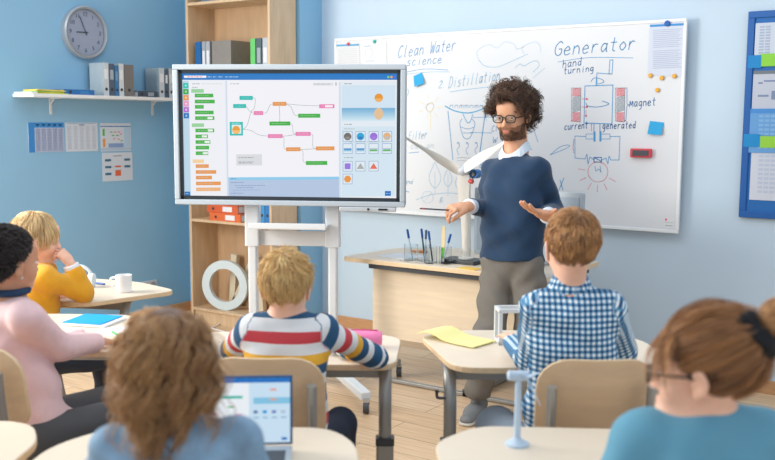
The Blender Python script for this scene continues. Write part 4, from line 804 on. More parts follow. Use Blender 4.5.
# ------------------------------------------------------------------ implicit surfaces for bodies and clothes
def vn(a): a = np.asarray(a, float); return a/(np.linalg.norm(a)+1e-12)
def rotm(yaw=0, pitch=0, roll=0):
    """local x right, y forward, z up; pitch>0 looks up, yaw>0 turns left"""
    return np.array(Matrix.Rotation(yaw, 3, 'Z') @ Matrix.Rotation(pitch, 3, 'X') @ Matrix.Rotation(roll, 3, 'Y'))
def cap(a, b, ra, rb=None, k=.012, fn=None, fs=1.0): return ('c', np.array(a, float), np.array(b, float), ra, ra if rb is None else rb, k, None if fn is None else vn(fn), fs)
def ell(c, r, R=None, k=.01, sub=False): return ('-e' if sub else 'e', np.array(c, float), np.array(r, float), R, k)
def half(p, n, rad, k=.003): return ('h', np.array(p, float), vn(n), rad, k)
def sdf_mesh(name, prims, h, mats, parent=None, wr=None, matfn=None, attr=None, smooth=1, keep=False):
    lo = np.full(3, 1e9); hi = -lo
    for p in prims:
        if p[0] == 'c':
            r = max(p[3], p[4]); m = np.minimum(p[1], p[2])-r; M_ = np.maximum(p[1], p[2])+r
        elif p[0] == 'e': r = max(p[2]); m = p[1]-r; M_ = p[1]+r
        else: continue
        lo = np.minimum(lo, m); hi = np.maximum(hi, M_)
    lo -= 3*h+.004; hi += 3*h+.004; n = np.ceil((hi-lo)/h).astype(int)+1
    ax = [(lo[i]+h*np.arange(n[i])).astype(np.float32) for i in range(3)]
    F = np.full(n, 1.0, np.float32)
    for p in prims:
        if p[0] == 'c': r = max(p[3], p[4]); m = np.minimum(p[1], p[2])-r; M_ = np.maximum(p[1], p[2])+r; k = p[5]
        elif p[0] in ('e', '-e'): r = p[2].max(); m = p[1]-r; M_ = p[1]+r; k = p[4]
        else: m = p[1]-p[3]; M_ = p[1]+p[3]; k = 0
        pad = k+3*h; i0 = np.clip(np.floor((m-pad-lo)/h).astype(int), 0, n-1); i1 = np.clip(np.ceil((M_+pad-lo)/h).astype(int)+1, 1, n)
        sl = tuple(slice(a, b_) for a, b_ in zip(i0, i1))
        if any(s.stop <= s.start for s in sl): continue
        X, Y, Z = np.meshgrid(*[ax[i][sl[i]] for i in range(3)], indexing='ij'); Q = np.stack([X, Y, Z], -1)
        if p[0] == 'c':
            a, b_ = p[1], p[2]; P = Q-a.astype(np.float32); d = b_-a
            if p[6] is not None:
                q = P@p[6].astype(np.float32); P = P+q[..., None]*(1/p[7]-1)*p[6].astype(np.float32); d = d+p[6]*(d@p[6])*(1/p[7]-1)
            L = d@d; t = np.clip(P@d.astype(np.float32)/(L+1e-12), 0, 1) if L > 1e-12 else np.zeros(P.shape[:-1], np.float32)
            D = np.linalg.norm(P-t[..., None]*d.astype(np.float32), axis=-1)-(p[3]+(p[4]-p[3])*t)
            if p[6] is not None: D = D*(.5+.5*p[7])
        elif p[0] in ('e', '-e'):
            P = Q-p[1].astype(np.float32)
            if p[3] is not None: P = P@p[3].astype(np.float32)
            r = p[2].astype(np.float32); k0 = np.linalg.norm(P/r, axis=-1); k1 = np.linalg.norm(P/(r*r), axis=-1)+1e-6; D = k0*(k0-1)/k1
        else:
            P = Q-p[1].astype(np.float32); D = P@p[2].astype(np.float32); rr = np.linalg.norm(P, axis=-1)
            cur = F[sl]; new = np.maximum(cur, D); F[sl] = np.where(rr < p[3], new, cur); continue
        cur = F[sl]
        if p[0] == '-e':
            D = -D; hh = np.maximum(k-np.abs(cur-D), 0)/k; F[sl] = np.maximum(cur, D)+hh*hh*k/4
        else:
            hh = np.maximum(k-np.abs(cur-D), 0)/k; F[sl] = np.minimum(cur, D)-hh*hh*k/4
    if wr is not None:
        X, Y, Z = np.meshgrid(*ax, indexing='ij', sparse=True); F = F+wr(X, Y, Z).astype(np.float32)
    F[0] = F[-1] = 1; F[:, 0] = F[:, -1] = 1; F[:, :, 0] = F[:, :, -1] = 1
    S = F < 0
    c = np.zeros(tuple(n-1), np.int8)
    for i in (0, 1):
        for j in (0, 1):
            for k in (0, 1): c += S[i:n[0]-1+i, j:n[1]-1+j, k:n[2]-1+k]
    act = (c > 0) & (c < 8); I = np.argwhere(act); idx = np.full(act.shape, -1, np.int32); idx[act] = np.arange(len(I))
    co = [(i, j, k) for i in (0, 1) for j in (0, 1) for k in (0, 1)]
    V = np.stack([F[I[:, 0]+i, I[:, 1]+j, I[:, 2]+k] for i, j, k in co], 1)
    acc = np.zeros((len(I), 3)); cnt = np.zeros(len(I))
    for a in range(8):
        for b_ in range(a+1, 8):
            df = [co[b_][q]-co[a][q] for q in range(3)]
            if sum(df) != 1 or min(df) < 0: continue
            va, vb = V[:, a], V[:, b_]; m = (va < 0) != (vb < 0); t = np.where(m, va/(va-vb+1e-20), 0)
            pt = np.array(co[a])[None]+t[:, None]*np.array(df)[None]; acc += np.where(m[:, None], pt, 0); cnt += m
    P = lo+(I+acc/cnt[:, None])*h
    Fs = []
    for a in range(3):
        b_, c_ = (a+1) % 3, (a+2) % 3
        s0 = [slice(None)]*3; s1 = [slice(None)]*3; s0[a] = slice(0, n[a]-1); s1[a] = slice(1, n[a])
        A0 = S[tuple(s0)]; A1 = S[tuple(s1)]; E = np.argwhere(A0 != A1)
        ok = (E[:, b_] > 0) & (E[:, c_] > 0) & (E[:, b_] < n[b_]-1) & (E[:, c_] < n[c_]-1); E = E[ok]
        if not len(E): continue
        def g(db, dc): e = E.copy(); e[:, b_] -= db; e[:, c_] -= dc; return idx[e[:, 0], e[:, 1], e[:, 2]]
        q = np.stack([g(1, 1), g(0, 1), g(0, 0), g(1, 0)], 1); ins = A0[tuple(E.T)]; q[~ins] = q[~ins][:, ::-1]; Fs.append(q)
    Q = np.concatenate(Fs)
    # light smoothing
    for _ in range(smooth):
        s = np.zeros_like(P); w = np.zeros(len(P))
        for i in range(4):
            a, b_ = Q[:, i], Q[:, (i+1) % 4]; np.add.at(s, a, P[b_]); np.add.at(w, a, 1); np.add.at(s, b_, P[a]); np.add.at(w, b_, 1)
        P = P*.5+.5*s/np.maximum(w, 1)[:, None]
    if not keep:   # one continuous piece: drop specks
        lab = np.arange(len(P))
        for _ in range(400):
            mq = lab[Q].min(1); new = lab.copy()
            for i in range(4): np.minimum.at(new, Q[:, i], mq)
            new = new[new]
            if (new == lab).all(): break
            lab = new
        u, ct = np.unique(lab, return_counts=True); good = lab == u[ct.argmax()]; remap = np.cumsum(good)-1; Q = remap[Q[good[Q[:, 0]]]]; P = P[good]
    return npmesh(name, P, Q, mats, parent, matfn, attr)
def npmesh(name, P, Q, mats, parent=None, matfn=None, attr=None, vattr=None):
    me = bpy.data.meshes.new(name); k = Q.shape[1]
    me.vertices.add(len(P)); me.vertices.foreach_set('co', P.astype(np.float32).ravel()); me.loops.add(Q.size); me.loops.foreach_set('vertex_index', Q.astype(np.int32).ravel())
    me.polygons.add(len(Q)); me.polygons.foreach_set('loop_start', np.arange(0, Q.size, k, dtype=np.int32)); me.polygons.foreach_set('loop_total', np.full(len(Q), k, np.int32))
    for m in (mats if isinstance(mats, (list, tuple)) else [mats]): me.materials.append(m)
    me.update(calc_edges=True); me.polygons.foreach_set('use_smooth', np.ones(len(Q), bool))
    if matfn is not None: me.polygons.foreach_set('material_index', matfn(P[Q].mean(1)).astype(np.int32))
    if attr is not None:
        a = me.attributes.new('pat', 'FLOAT_VECTOR', 'POINT'); a.data.foreach_set('vector', attr(P).astype(np.float32).ravel())
    if vattr is not None:
        a = me.attributes.new('rnd', 'FLOAT', 'POINT'); a.data.foreach_set('value', vattr.astype(np.float32))
    me.validate(); o = bpy.data.objects.new(name, me); COL.objects.link(o)
    if parent: o.parent = parent
    return o
def wrinkle(amp, f=22, ph=0):
    return lambda X, Y, Z: amp*(np.sin(f*X*1.1+2.3*np.sin(f*.6*Z+ph)+ph)*np.sin(f*.8*Z+1.7*np.sin(f*.5*Y)+ph*2)+.5*np.sin(f*2.1*Z+3*np.sin(f*.7*X+ph)))
# ------------------------------------------------------------------ hair
def hairmat(name, c1, c2, rough=.45):
    if name in MATS: return MATS[name]
    m = bpy.data.materials.new(name); m.use_nodes = True; MATS[name] = m; nt = m.node_tree; b = nt.nodes['Principled BSDF']
    at_ = nt.nodes.new('ShaderNodeAttribute'); at_.attribute_name = 'rnd'; r = nt.nodes.new('ShaderNodeValToRGB')
    r.color_ramp.elements[0].color = rgb(*c1); r.color_ramp.elements[1].color = rgb(*c2)
    nt.links.new(at_.outputs['Fac'], r.inputs[0]); nt.links.new(r.outputs[0], b.inputs['Base Color']); b.inputs['Roughness'].default_value = rough
    b.inputs['Specular IOR Level'].default_value = .35; b.inputs['Sheen Weight'].default_value = .15
    return m
HC = np.array([0, -.018, .03]); HR = np.array([.080, .100, .089])
def hair(name, parent, M, C, s, mt, n, L, steps, field, seed=1, width=.0016, lift=0, curl=0, cfreq=60, clump=90, keep=None, HRs=None, tip=.25, Lvar=.25, push=1.0, stray=.15):
    """roots on the skull; M head rotation, C skull centre, s head size"""
    rg = np.random.default_rng(seed); hr = HR if HRs is None else HRs
    d = rg.normal(size=(n*5, 3)); d /= np.linalg.norm(d, axis=1)[:, None]; p = HC+d*hr
    kp = keep(p, rg) if keep is not None else scalp(p, rg); p = p[kp][:n]; d = d[kp][:n]; n = len(p)
    cl = d[rg.integers(0, n, clump)]; ci = (d@cl.T).argmax(1); crnd = rg.random((clump, 6))
    Ls = L*(1+Lvar*(rg.random(n)*2-1))*(1+.2*(crnd[ci, 0]-.5)); Ls = Ls if np.ndim(Ls) else np.full(n, Ls)
    pts = [p.copy()]; cur = p.copy(); dirs = vnn(d*.6+field(p, d, 0)*.4)
    for i in range(steps):
        t = (i+1)/steps; f = field(cur, vnn((cur-HC)/hr**2), t)+(crnd[ci, 1:4]-.5)*stray*2+rg.normal(size=(n, 3))*stray*.25
        dirs = vnn(dirs*.45+vnn(f)*.55); cur = cur+dirs*(Ls/steps)[:, None]
        q = (cur-HC)/(hr*(push+.04*crnd[ci, 4][:, None]*(1 if lift == 0 else 1)+.03)); k0 = np.linalg.norm(q, axis=1); ins = k0 < 1
        cur[ins] = HC+q[ins]/k0[ins][:, None]*(hr*(push+.04*crnd[ci[ins], 4][:, None]+.03)); pts.append(cur.copy())
    P = np.stack(pts, 1)
    if curl:
        t = np.linspace(0, 1, steps+1); T = vnn(np.gradient(P, axis=1).reshape(-1, 3)).reshape(P.shape); e1 = vnn(np.cross(T.reshape(-1, 3), np.array([.3, .5, .8]))).reshape(P.shape); e2 = np.cross(T, e1)
        ph = crnd[ci, 5]*6.283+rg.random(n)*.8; fr = cfreq*(.75+.5*crnd[ci, 0]); arc = t[None]*Ls[:, None]; an = ph[:, None]+fr[:, None]*arc; am = curl*np.minimum(1, t*3)[None]
        P = P+(e1*np.cos(an)[..., None]+e2*np.sin(an)[..., None])*am[..., None]
    P = C+(P*s)@np.asarray(M).T
    return strandmesh(name, P, width*s, mt, parent, rg, crnd[ci, 2], tip)
def vnn(a): return a/(np.linalg.norm(a, axis=-1, keepdims=True)+1e-9)
def strandmesh(name, P, width, mt, parent, rg, cl, tip=.25):
    n, k = P.shape[:2]; T = vnn(np.gradient(P, axis=1)); rv = vnn(rg.normal(size=(n, 1, 3))); e1 = vnn(np.cross(T, rv)); e2 = np.cross(T, e1)
    t = np.linspace(0, 1, k); w = width*(1-(1-tip)*t**2.5)
    ring = [P+(e1*math.cos(a)+e2*math.sin(a))*w[None, :, None] for a in (0, 2*PI/3, 4*PI/3)]
    V = np.stack(ring, 2).reshape(-1, 3); b = (np.arange(n)[:, None, None]*k+np.arange(k-1)[None, :, None])*3; j = np.arange(3)[None, None]
    Q = np.stack([b+j, b+(j+1) % 3, b+3+(j+1) % 3, b+3+j], -1).reshape(-1, 4)
    rn = np.clip(.5*cl+.5*rg.random(n), 0, 1); va = np.repeat(rn, k*3)
    return npmesh(name, V, Q, mt, parent, vattr=va)
def scalp(p, rg, y0=.052, z0=.055, sl=.72, nape=-.045):
    j = rg.normal(size=len(p))*.004
    ear = (np.abs(p[:, 0]) > .058) & (p[:, 2] < .004) & (p[:, 1] > -.038)
    return ((p[:, 1]-y0)-sl*(p[:, 2]-z0) < j) & (p[:, 2] > nape+j) & (~ear | (nape < -.065))
def hcap(name, parent, M, C, s, mt, grow=.006, y0=.050, z0=.055, sl=.72, nape=-.050, extra=(), h=.004):
    pr = [ell(C+M@(HC*s), (HR+grow-.003)*s, M, .01)]+[ell(C+M@(np.array(c)*s), np.array(r)*s, M, .02*s) for c, r in extra]
    pr += [half(C+M@(np.array([0, y0, z0])*s), M@np.array([0, 1, -sl]), .25*s)] if y0 is not None else []
    pr += [half(C+M@(np.array([0, 0, nape])*s), M@np.array([0, 0, -1]), .3*s)] if nape is not None else []
    o = sdf_mesh(name, pr, h, mt, parent, wr=wrinkle(.0015, 90))
    a = o.data.attributes.new('rnd', 'FLOAT', 'POINT'); a.data.foreach_set('value', np.full(len(o.data.vertices), .25, np.float32)); return o
# ------------------------------------------------------------------ anatomy
def head_prims(M, C, s, child=False, ears=True):
    T = lambda p: C+M@(np.array(p)*s); e = lambda c, r, k=.02, sub=False, R=None: ell(T(c), np.array(r)*s, M if R is None else M@R, k*s, sub)
    jw = .050 if not child else .047; jz = -.082 if not child else -.074
    pr = [e((0, -.018, .03), (.076, .096, .085)), e((0, .034, -.02), (.062, .060, .075), .03), e((0, .040, jz), (jw, .044, .034), .03), e((0, .074, jz-.018), (.020, .014, .014), .03),
          e((.034, .060, -.045), (.026, .024, .026), .02), e((-.034, .060, -.045), (.026, .024, .026), .02),
          cap(T((-.030, .079, .016)), T((.030, .079, .016)), .011*s, .011*s, .015*s), e((0, .070, .045), (.05, .025, .03), .03)]
    pr += [e((x, .101, -.006), (.017, .011, .011), .012, True) for x in (-.032, .032)]
    pr += [e((x, .0885, .0035), (.0155, .0075, .0062), .004) for x in (-.032, .032)]+[e((x, .0875, -.0125), (.015, .007, .005), .004) for x in (-.032, .032)]
    nl = .114 if not child else .106
    pr += [cap(T((0, .088, .004)), T((0, nl, -.036)), .007*s, .011*s, .012*s)]+[e((x, .098, -.040), (.008, .009, .007), .008) for x in (-.011, .011)]
    pr += [e((0, .092, -.066), (.024, .009, .0055), .006), e((0, .090, -.076), (.020, .009, .006), .006), e((0, .102, -.0712), (.022, .006, .0012), .003, True)]
    if ears:
        for x in (-1, 1):
            Re = rotm(yaw=x*.35, pitch=.0, roll=x*.1)
            q_ = 1.12 if child else 1.0; pr += [e((x*.081*(1.03 if child else 1), -.008, -.018), (.007, .019*q_, .032*q_), .006, R=Re), e((x*.0865*(1.03 if child else 1), -.003, -.017), (.005, .011, .018), .005, True, R=Re), e((x*.078, .0, -.045), (.006, .009, .010), .006)]
    return pr
def eyes(M, C, s, parent, iris=(70, 50, 36), lidcol=None):
    mw = mat('eye_white', (232, 228, 222), .2); mi = mat('iris_%d' % iris[0], iris, .2); mk = mat('pupil', (12, 10, 10), .1)
    for x in (-.032, .032):
        c = C+M@(np.array([x, .0785, -.005])*s); mb = MB(); r = .0122*s
        mb.lathe([(0, r), (r*.25, r*.97)], m=2, n=14); mb.lathe([(r*.25, r*.97), (r*.5, r*.866)], m=1, n=14, caps=False); mb.lathe([(r*math.sin(a), r*math.cos(a)) for a in np.linspace(.5236, PI-.01, 9)], m=0, n=14, caps=False)
        o = mb.build('eye', [mw, mi, mk], parent, smooth=True); fwd = M@np.array([0, 1, -.12]); o.rotation_mode = 'QUATERNION'; o.rotation_quaternion = Vector(fwd).to_track_quat('Z', 'Y'); o.location = c
def brows(M, C, s, parent, mt, rg=None, w=.0012):
    rg = np.random.default_rng(5); P = []
    for x in (-1, 1):
        for i in range(70):
            t = rg.random(); p = np.array([x*(.014+.036*t), .0915-.013*t*t, .020+.007*math.sin(t*2.6)+rg.normal()*.0014]); d = np.array([x*.8, 0.02, .5-.8*t]); d /= np.linalg.norm(d)
            P.append([p+d*.0045*j-np.array([0, .0006*j, 0]) for j in range(3)])
    P = C+(np.array(P)*s)@np.asarray(M).T; return strandmesh('eyebrows', P, w*s, mt, parent, rg, np.full(len(P), .3))
def hand_prims(w, d, nrm, side, s=1.0, curl=(.35, .45, .3), spread=.06, thumb=(.55, .2), fcurl=None):
    """w wrist, d pointing along the hand, nrm out of the palm, side towards the thumb"""
    d = vn(d); nrm = vn(np.array(nrm)-d*np.dot(nrm, d)); sd = np.cross(d, nrm); sd = sd if np.dot(sd, side) > 0 else -sd
    w = np.array(w, float); P = [cap(w-d*.02*s, w+d*.03*s, .026*s, .030*s, .012*s, nrm, .68)]
    for o_ in (-.022, 0, .020): P.append(cap(w+d*.03*s+sd*o_*.7*s, w+d*.078*s+sd*o_*s, .0155*s, .0125*s, .012*s, nrm, .9))
    P.append(cap(w+d*.02*s+sd*.022*s, w+d*.045*s+sd*.030*s+nrm*.008*s, .015*s, .013*s, .012*s))
    for i, (o_, L, r) in enumerate(((.031, .072, .0088), (.0105, .080, .0090), (-.0105, .074, .0086), (-.031, .058, .0076))):
        cu = curl if fcurl is None else fcurl[i]; p = w+d*(.086-.004*abs(i-1))*s+sd*o_*s; a = 0; sp_ = spread*(1.5-i)
        for j, (fr_, c_) in enumerate(zip((.45, .31, .24), cu)):
            a += c_; dd_ = vn((d*math.cos(a)+nrm*math.sin(a))+sd*sp_); q = p+dd_*L*fr_*s
            P.append(cap(p, q, r*(1-.08*j)*s, r*(1-.08*(j+1))*s, .0035*s)); p = q
    p = w+d*.030*s+sd*.030*s+nrm*.006*s; t1, t2 = thumb
    d1 = vn(d*math.cos(t1)+sd*math.sin(t1)+nrm*.35); q = p+d1*.034*s; d2 = vn(d1+nrm*t2*.8+d*.15-sd*t2*.5); q2 = q+d2*.027*s; d3 = vn(d2+nrm*t2*.6-sd*t2*.4); q3 = q2+d3*.020*s
    P += [cap(p, q, .0125*s, .0105*s, .006*s), cap(q, q2, .0105*s, .0095*s, .004*s), cap(q2, q3, .0095*s, .0075*s, .004*s)]
    return P
def skin(name, c, **k): return mat(name, c, .5, sss=.12, var=.04, vscale=40, **k)
def person(J, label, rot=0):
    root = empty('person', W(J['pelvis'][0], J['pelvis'][1], 0), YAW, label, 'person'); o = np.array([J['pelvis'][0], J['pelvis'][1], 0])
    K = {k: np.array(v, float)-o for k, v in J.items()}; return root, K
def torso_prims(K, wch, dch, wwa, dwa, inf=0, whip=None):
    """chest box between shoulders down to pelvis; widths are half sizes"""
    sh = (K['shL']+K['shR'])/2; ax_ = vn(K['shR']-K['shL']); up = vn(K['neck']-K['pelvis']); fw = vn(np.cross(up, ax_)); fw = -fw if fw[1] < 0 and K.get('face', 1) == 1 and False else fw
    pv = K['pelvis']; ch = sh*.72+pv*.28; wa = sh*.38+pv*.62; whip = whip or wwa*1.05
    P = []
    hs_ = np.linalg.norm(K['shR']-K['shL'])/2
    P.append(cap(K['shL']+ax_*.02, K['shR']-ax_*.02, .050+inf, .050+inf, .05))
    for o_ in (-.5, .5): P.append(cap(sh+ax_*o_*wch-up*.04, wa+ax_*o_*wwa, dch+inf, dwa+inf, .06)); P.append(cap(wa+ax_*o_*wwa, pv+ax_*o_*whip, dwa+inf, dwa+.008+inf, .06))
    P.append(cap(ch-ax_*wch*.35, ch+ax_*wch*.35, dch+inf, None, .06))
    P.append(cap(K['neck']-up*.03, sh, .045+inf, .06+inf, .06))
    return P, ax_, up, fw
# ------------------------------------------------------------------ materials of people
SK_M = skin('skin_man', (214, 160, 128)); SK_F = skin('skin_fair', (236, 186, 160)); SK_T = skin('skin_tan', (204, 150, 120)); M_LIP = mat('lips', (196, 124, 108), .45)
def knit(name, c, **k): return mat(name, c, .85, bump=.25, bscale=260, sheen=.2, var=.05, vscale=25, **k)
def seg_t(P, a, b):
    d = b-a; t = np.clip((P-a)@d/(d@d), -.6, 1.2); return t, np.linalg.norm(P-(a+np.outer(np.clip(t, 0, 1), d)), axis=1)
def pattern_attr(K, arms=('L', 'R'), up=None):
    """pat = (around, along, region): along measured in metres down from the shoulders (body) or down the sleeve"""
    sh = (K['shL']+K['shR'])/2; ax_ = vn(K['shR']-K['shL'])
    def f(P):
        out = np.zeros((len(P), 3)); out[:, 0] = (P-sh)@ax_; out[:, 1] = (sh[2]+.082-P[:, 2]); best = np.full(len(P), .0)
        lim = np.linalg.norm(K['shR']-K['shL'])/2
        for s_ in arms:
            a, b, c = K['sh'+s_], K['el'+s_], K['wr'+s_]; t1, d1 = seg_t(P, a, b); t2, d2 = seg_t(P, b, c); L1 = np.linalg.norm(b-a); L2 = np.linalg.norm(c-b)
            side = np.sign((a-sh)@ax_); lat = ((P-sh)@ax_)*side
            dd = np.minimum(d1, d2); on = (dd < .062) & ((lat > lim-.018) | (d2 < d1))
            al = np.where(d1 < d2, t1*L1, L1+t2*L2)+.012; out[on, 1] = al[on]; out[on, 2] = 1; ang = np.where(d1 < d2, (P-a)@vn(np.cross(b-a, [0, 0.2, 1.])), (P-b)@vn(np.cross(c-b, [0, .2, 1.]))); out[on, 0] = ang[on]
        return out
    return f
def stripe_mat(name, stops, period, base=.0):
    m = bpy.data.materials.new(name); m.use_nodes = True; nt = m.node_tree; b = nt.nodes['Principled BSDF']; b.inputs['Roughness'].default_value = .85
    a = nt.nodes.new('ShaderNodeAttribute'); a.attribute_name = 'pat'; sx = nt.nodes.new('ShaderNodeSeparateXYZ'); nt.links.new(a.outputs['Vector'], sx.inputs[0])
    d = nt.nodes.new('ShaderNodeMath'); d.operation = 'DIVIDE'; d.inputs[1].default_value = period; nt.links.new(sx.outputs[1], d.inputs[0]); f = nt.nodes.new('ShaderNodeMath'); f.operation = 'FRACT'; nt.links.new(d.outputs[0], f.inputs[0])
    r = nt.nodes.new('ShaderNodeValToRGB'); r.color_ramp.interpolation = 'CONSTANT'; el = r.color_ramp.elements
    while len(el) < len(stops): el.new(.5)
    for e, (p, c) in zip(el, stops): e.position = p; e.color = rgb(*c)
    nt.links.new(f.outputs[0], r.inputs[0]); nt.links.new(r.outputs[0], b.inputs['Base Color'])
    n2 = nt.nodes.new('ShaderNodeTexNoise'); n2.inputs['Scale'].default_value = 240; bp = nt.nodes.new('ShaderNodeBump'); bp.inputs['Strength'].default_value = .25; bp.inputs['Distance'].default_value = .01; nt.links.new(n2.outputs['Fac'], bp.inputs['Height']); nt.links.new(bp.outputs[0], b.inputs['Normal'])
    return m
def plaid_mat(name):
    m = bpy.data.materials.new(name); m.use_nodes = True; nt = m.node_tree; b = nt.nodes['Principled BSDF']; b.inputs['Roughness'].default_value = .8
    a = nt.nodes.new('ShaderNodeAttribute'); a.attribute_name = 'pat'; sx = nt.nodes.new('ShaderNodeSeparateXYZ'); nt.links.new(a.outputs['Vector'], sx.inputs[0])
    outs = []
    for i in (0, 1):
        d = nt.nodes.new('ShaderNodeMath'); d.operation = 'DIVIDE'; d.inputs[1].default_value = .0165; nt.links.new(sx.outputs[i], d.inputs[0]); f = nt.nodes.new('ShaderNodeMath'); f.operation = 'FRACT'; nt.links.new(d.outputs[0], f.inputs[0])
        g = nt.nodes.new('ShaderNodeMath'); g.operation = 'LESS_THAN'; g.inputs[1].default_value = .5; nt.links.new(f.outputs[0], g.inputs[0]); outs.append(g)
    s = nt.nodes.new('ShaderNodeMath'); s.operation = 'ADD'; nt.links.new(outs[0].outputs[0], s.inputs[0]); nt.links.new(outs[1].outputs[0], s.inputs[1])
    h = nt.nodes.new('ShaderNodeMath'); h.operation = 'MULTIPLY'; h.inputs[1].default_value = .45; nt.links.new(s.outputs[0], h.inputs[0])
    r = nt.nodes.new('ShaderNodeValToRGB'); r.color_ramp.interpolation = 'CONSTANT'; el = r.color_ramp.elements; el.new(.5)
    for e, (p, c) in zip(el, ((0, (232, 238, 242)), (.3, (92, 150, 190)), (.7, (22, 66, 112)))): e.position = p; e.color = rgb(*c)
    nt.links.new(h.outputs[0], r.inputs[0]); nt.links.new(r.outputs[0], b.inputs['Base Color']); return m
def sleeve(K, s_, ru, re, rw, k=.03, stop=.0):
    sh, el, wr = K['sh'+s_], K['el'+s_], K['wr'+s_]; e = wr+(el-wr)*stop; d = vn(e-el)
    return [cap(sh, el, ru, re, k), cap(el, e, re, rw, .02), half(e+d*.0, d, rw*1.9)]
def neckcap(K, C, M, s, r): return [cap(C+M@(np.array([0, -.025, -.05])*s), K['neck'], r, r*1.08, .03)]
def legs(K, rh, rk, ra, k=.03): return [p for s_ in ('L', 'R') for p in (cap(K['hip'+s_], K['knee'+s_], rh, rk, k), cap(K['knee'+s_], K['ank'+s_], rk, ra, k))]
def shoe(K, s_, toe, m, sole, parent, L=.25):
    a = K['ank'+s_]; f = vn(np.array([toe[0], toe[1], 0])); h0 = np.array([a[0], a[1], 0])-f*.05; z = np.array([0, 0, 1.])
    pr = [cap(h0+z*.045, h0+f*L*.45+z*.038, .040, .040, .02, z, .8), cap(h0+f*L*.4+z*.032, h0+f*(L-.05)+z*.028, .042, .036, .03, z, .7), cap(h0+z*.05, h0+f*.04+z*.085, .038, .034, .02), half(np.array([h0[0], h0[1], .012])+f*L*.4, -z, .4)]
    o = sdf_mesh('shoe', pr, .005, m, parent)
    pr2 = [cap(h0+z*.012, h0+f*L*.45+z*.012, .044, .044, .01, z, .45), cap(h0+f*L*.4+z*.012, h0+f*(L-.05)+z*.012, .046, .039, .01, z, .45), half(np.array([h0[0], h0[1], .0])+f*L*.4, -z, .4), half(np.array([h0[0], h0[1], .02])+f*L*.4, z, .4)]
    sdf_mesh('sole', pr2, .005, sole, o)
def yawto(J, target): pass
# ------------------------------------------------------------------ the man
J = dict(pelvis=A(512, 262, 4.68), neck=A(516, 150.5, 4.66), shR=A(491, 170, 4.74), shL=A(540, 169, 4.56), elR=A(487, 207, 4.80), wrR=A(468, 206.5, 4.60), elL=A(553, 209, 4.66), wrL=A(547, 216, 4.42),
         hipR=A(499, 262, 4.70), hipL=A(527, 262, 4.63), kneeR=A(489, 333, 4.64), kneeL=A(530, 333, 4.64), ankR=A(477, 397, 4.80), ankL=A(535, 402, 4.70))
root, K = person(J, 'standing man with curly dark hair, glasses and navy sweater, holding a pen')
MAN = root
for q in ('ankR', 'ankL'): K[q][2] = .10
HM = rotm(yaw=PI-math.radians(30), pitch=math.radians(-12), roll=math.radians(0)); HCt = np.array(A(512.5, 113.5, 4.62))-np.array([J['pelvis'][0], J['pelvis'][1], 0]); hs = 1.0
ax_ = vn(K['shL']-K['shR']); fwd = vn(np.cross([0, 0, 1], ax_)); fwd = fwd if fwd[1] < 0 else -fwd
dR = vn(A(443, 209, 4.54)-A(468, 206.5, 4.60)); dL = vn(A(528, 209, 4.34)-A(547, 216, 4.42))
body = head_prims(HM, HCt, hs)+neckcap(K, HCt, HM, hs, .056)
tp, tax, tup, tfw = torso_prims(K, .11, .085, .09, .082, -.012)
body += tp+[cap(K['shR'], K['elR'], .042, .036, .03), cap(K['elR'], K['wrR'], .036, .026, .02), cap(K['shL'], K['elL'], .042, .036, .03), cap(K['elL'], K['wrL'], .036, .026, .02)]
# right hand: closed on the pen, back of hand up
hR = hand_prims(K['wrR'], dR, np.array([-.15, .3, -1]), np.array([0, -1, .2]), 1.06, thumb=(.25, .7), fcurl=((.5, .75, .45), (.75, .95, .6), (.85, 1.0, .7), (.9, 1.05, .7)))
hL = hand_prims(K['wrL'], dL, np.array([-.1, -.25, 1]), np.array([1, .1, .5]), 1.16, curl=(.12, .18, .15), thumb=(1.15, .02))
body += hR+hL
lipc = HCt+HM@(np.array([0, .098, -.071])*hs)
def lipfn(lc, M, s, r=(.024, .012, .011)):
    def f(c): q = ((c-lc)@M)/(np.array(r)*s); return (np.linalg.norm(q, axis=1) < 1).astype(int)
    return f
def beardfn(c):
    q = (c-HCt)@HM/hs; b = (q[:, 2] < -.045) & (q[:, 1] > -.005) & (q[:, 2] > -.125) & ~((np.abs(q[:, 0]) < .05) & (q[:, 2] > -.052) & (q[:, 1] > .06))
    l = lipfn(lipc, HM, hs, (.019, .012, .008))(c); return np.where(l == 1, 1, np.where(b, 2, 0))
sdf_mesh('body', body, .0042, [SK_M, M_LIP, mat('beard_shadow', (142, 100, 76), .7, var=.2, vscale=300)], root, matfn=beardfn)
eyes(HM, HCt, hs, root); HMm = hairmat('hair_dark_brown', (32, 22, 17), (112, 78, 54)); brows(HM, HCt, hs, root, HMm, w=.0016)
rg = np.random.default_rng(3); P = []
while len(P) < 1200:
    x = rg.uniform(-.066, .066); z = rg.uniform(-.118, -.046); u_ = abs(x)/.066
    if z > -.062 and abs(x) < .030: continue
    if z > -.085 and abs(x) < .022 and z < -.060: continue
    y = .100-.055*u_**2-.0-.35*max(0, -.088-z)-.03*u_**6
    if z > -.064 and abs(x) < .032: y = .097
    p = np.array([x, y-.006, z]); d = np.array([x*4, .5, -.9]); d /= np.linalg.norm(d); P.append([p, p+d*.004, p+d*.0075])
beard = strandmesh('beard', HCt+(np.array(P)*hs)@HM.T, .0007, HMm, root, rg, np.full(len(P), .4))
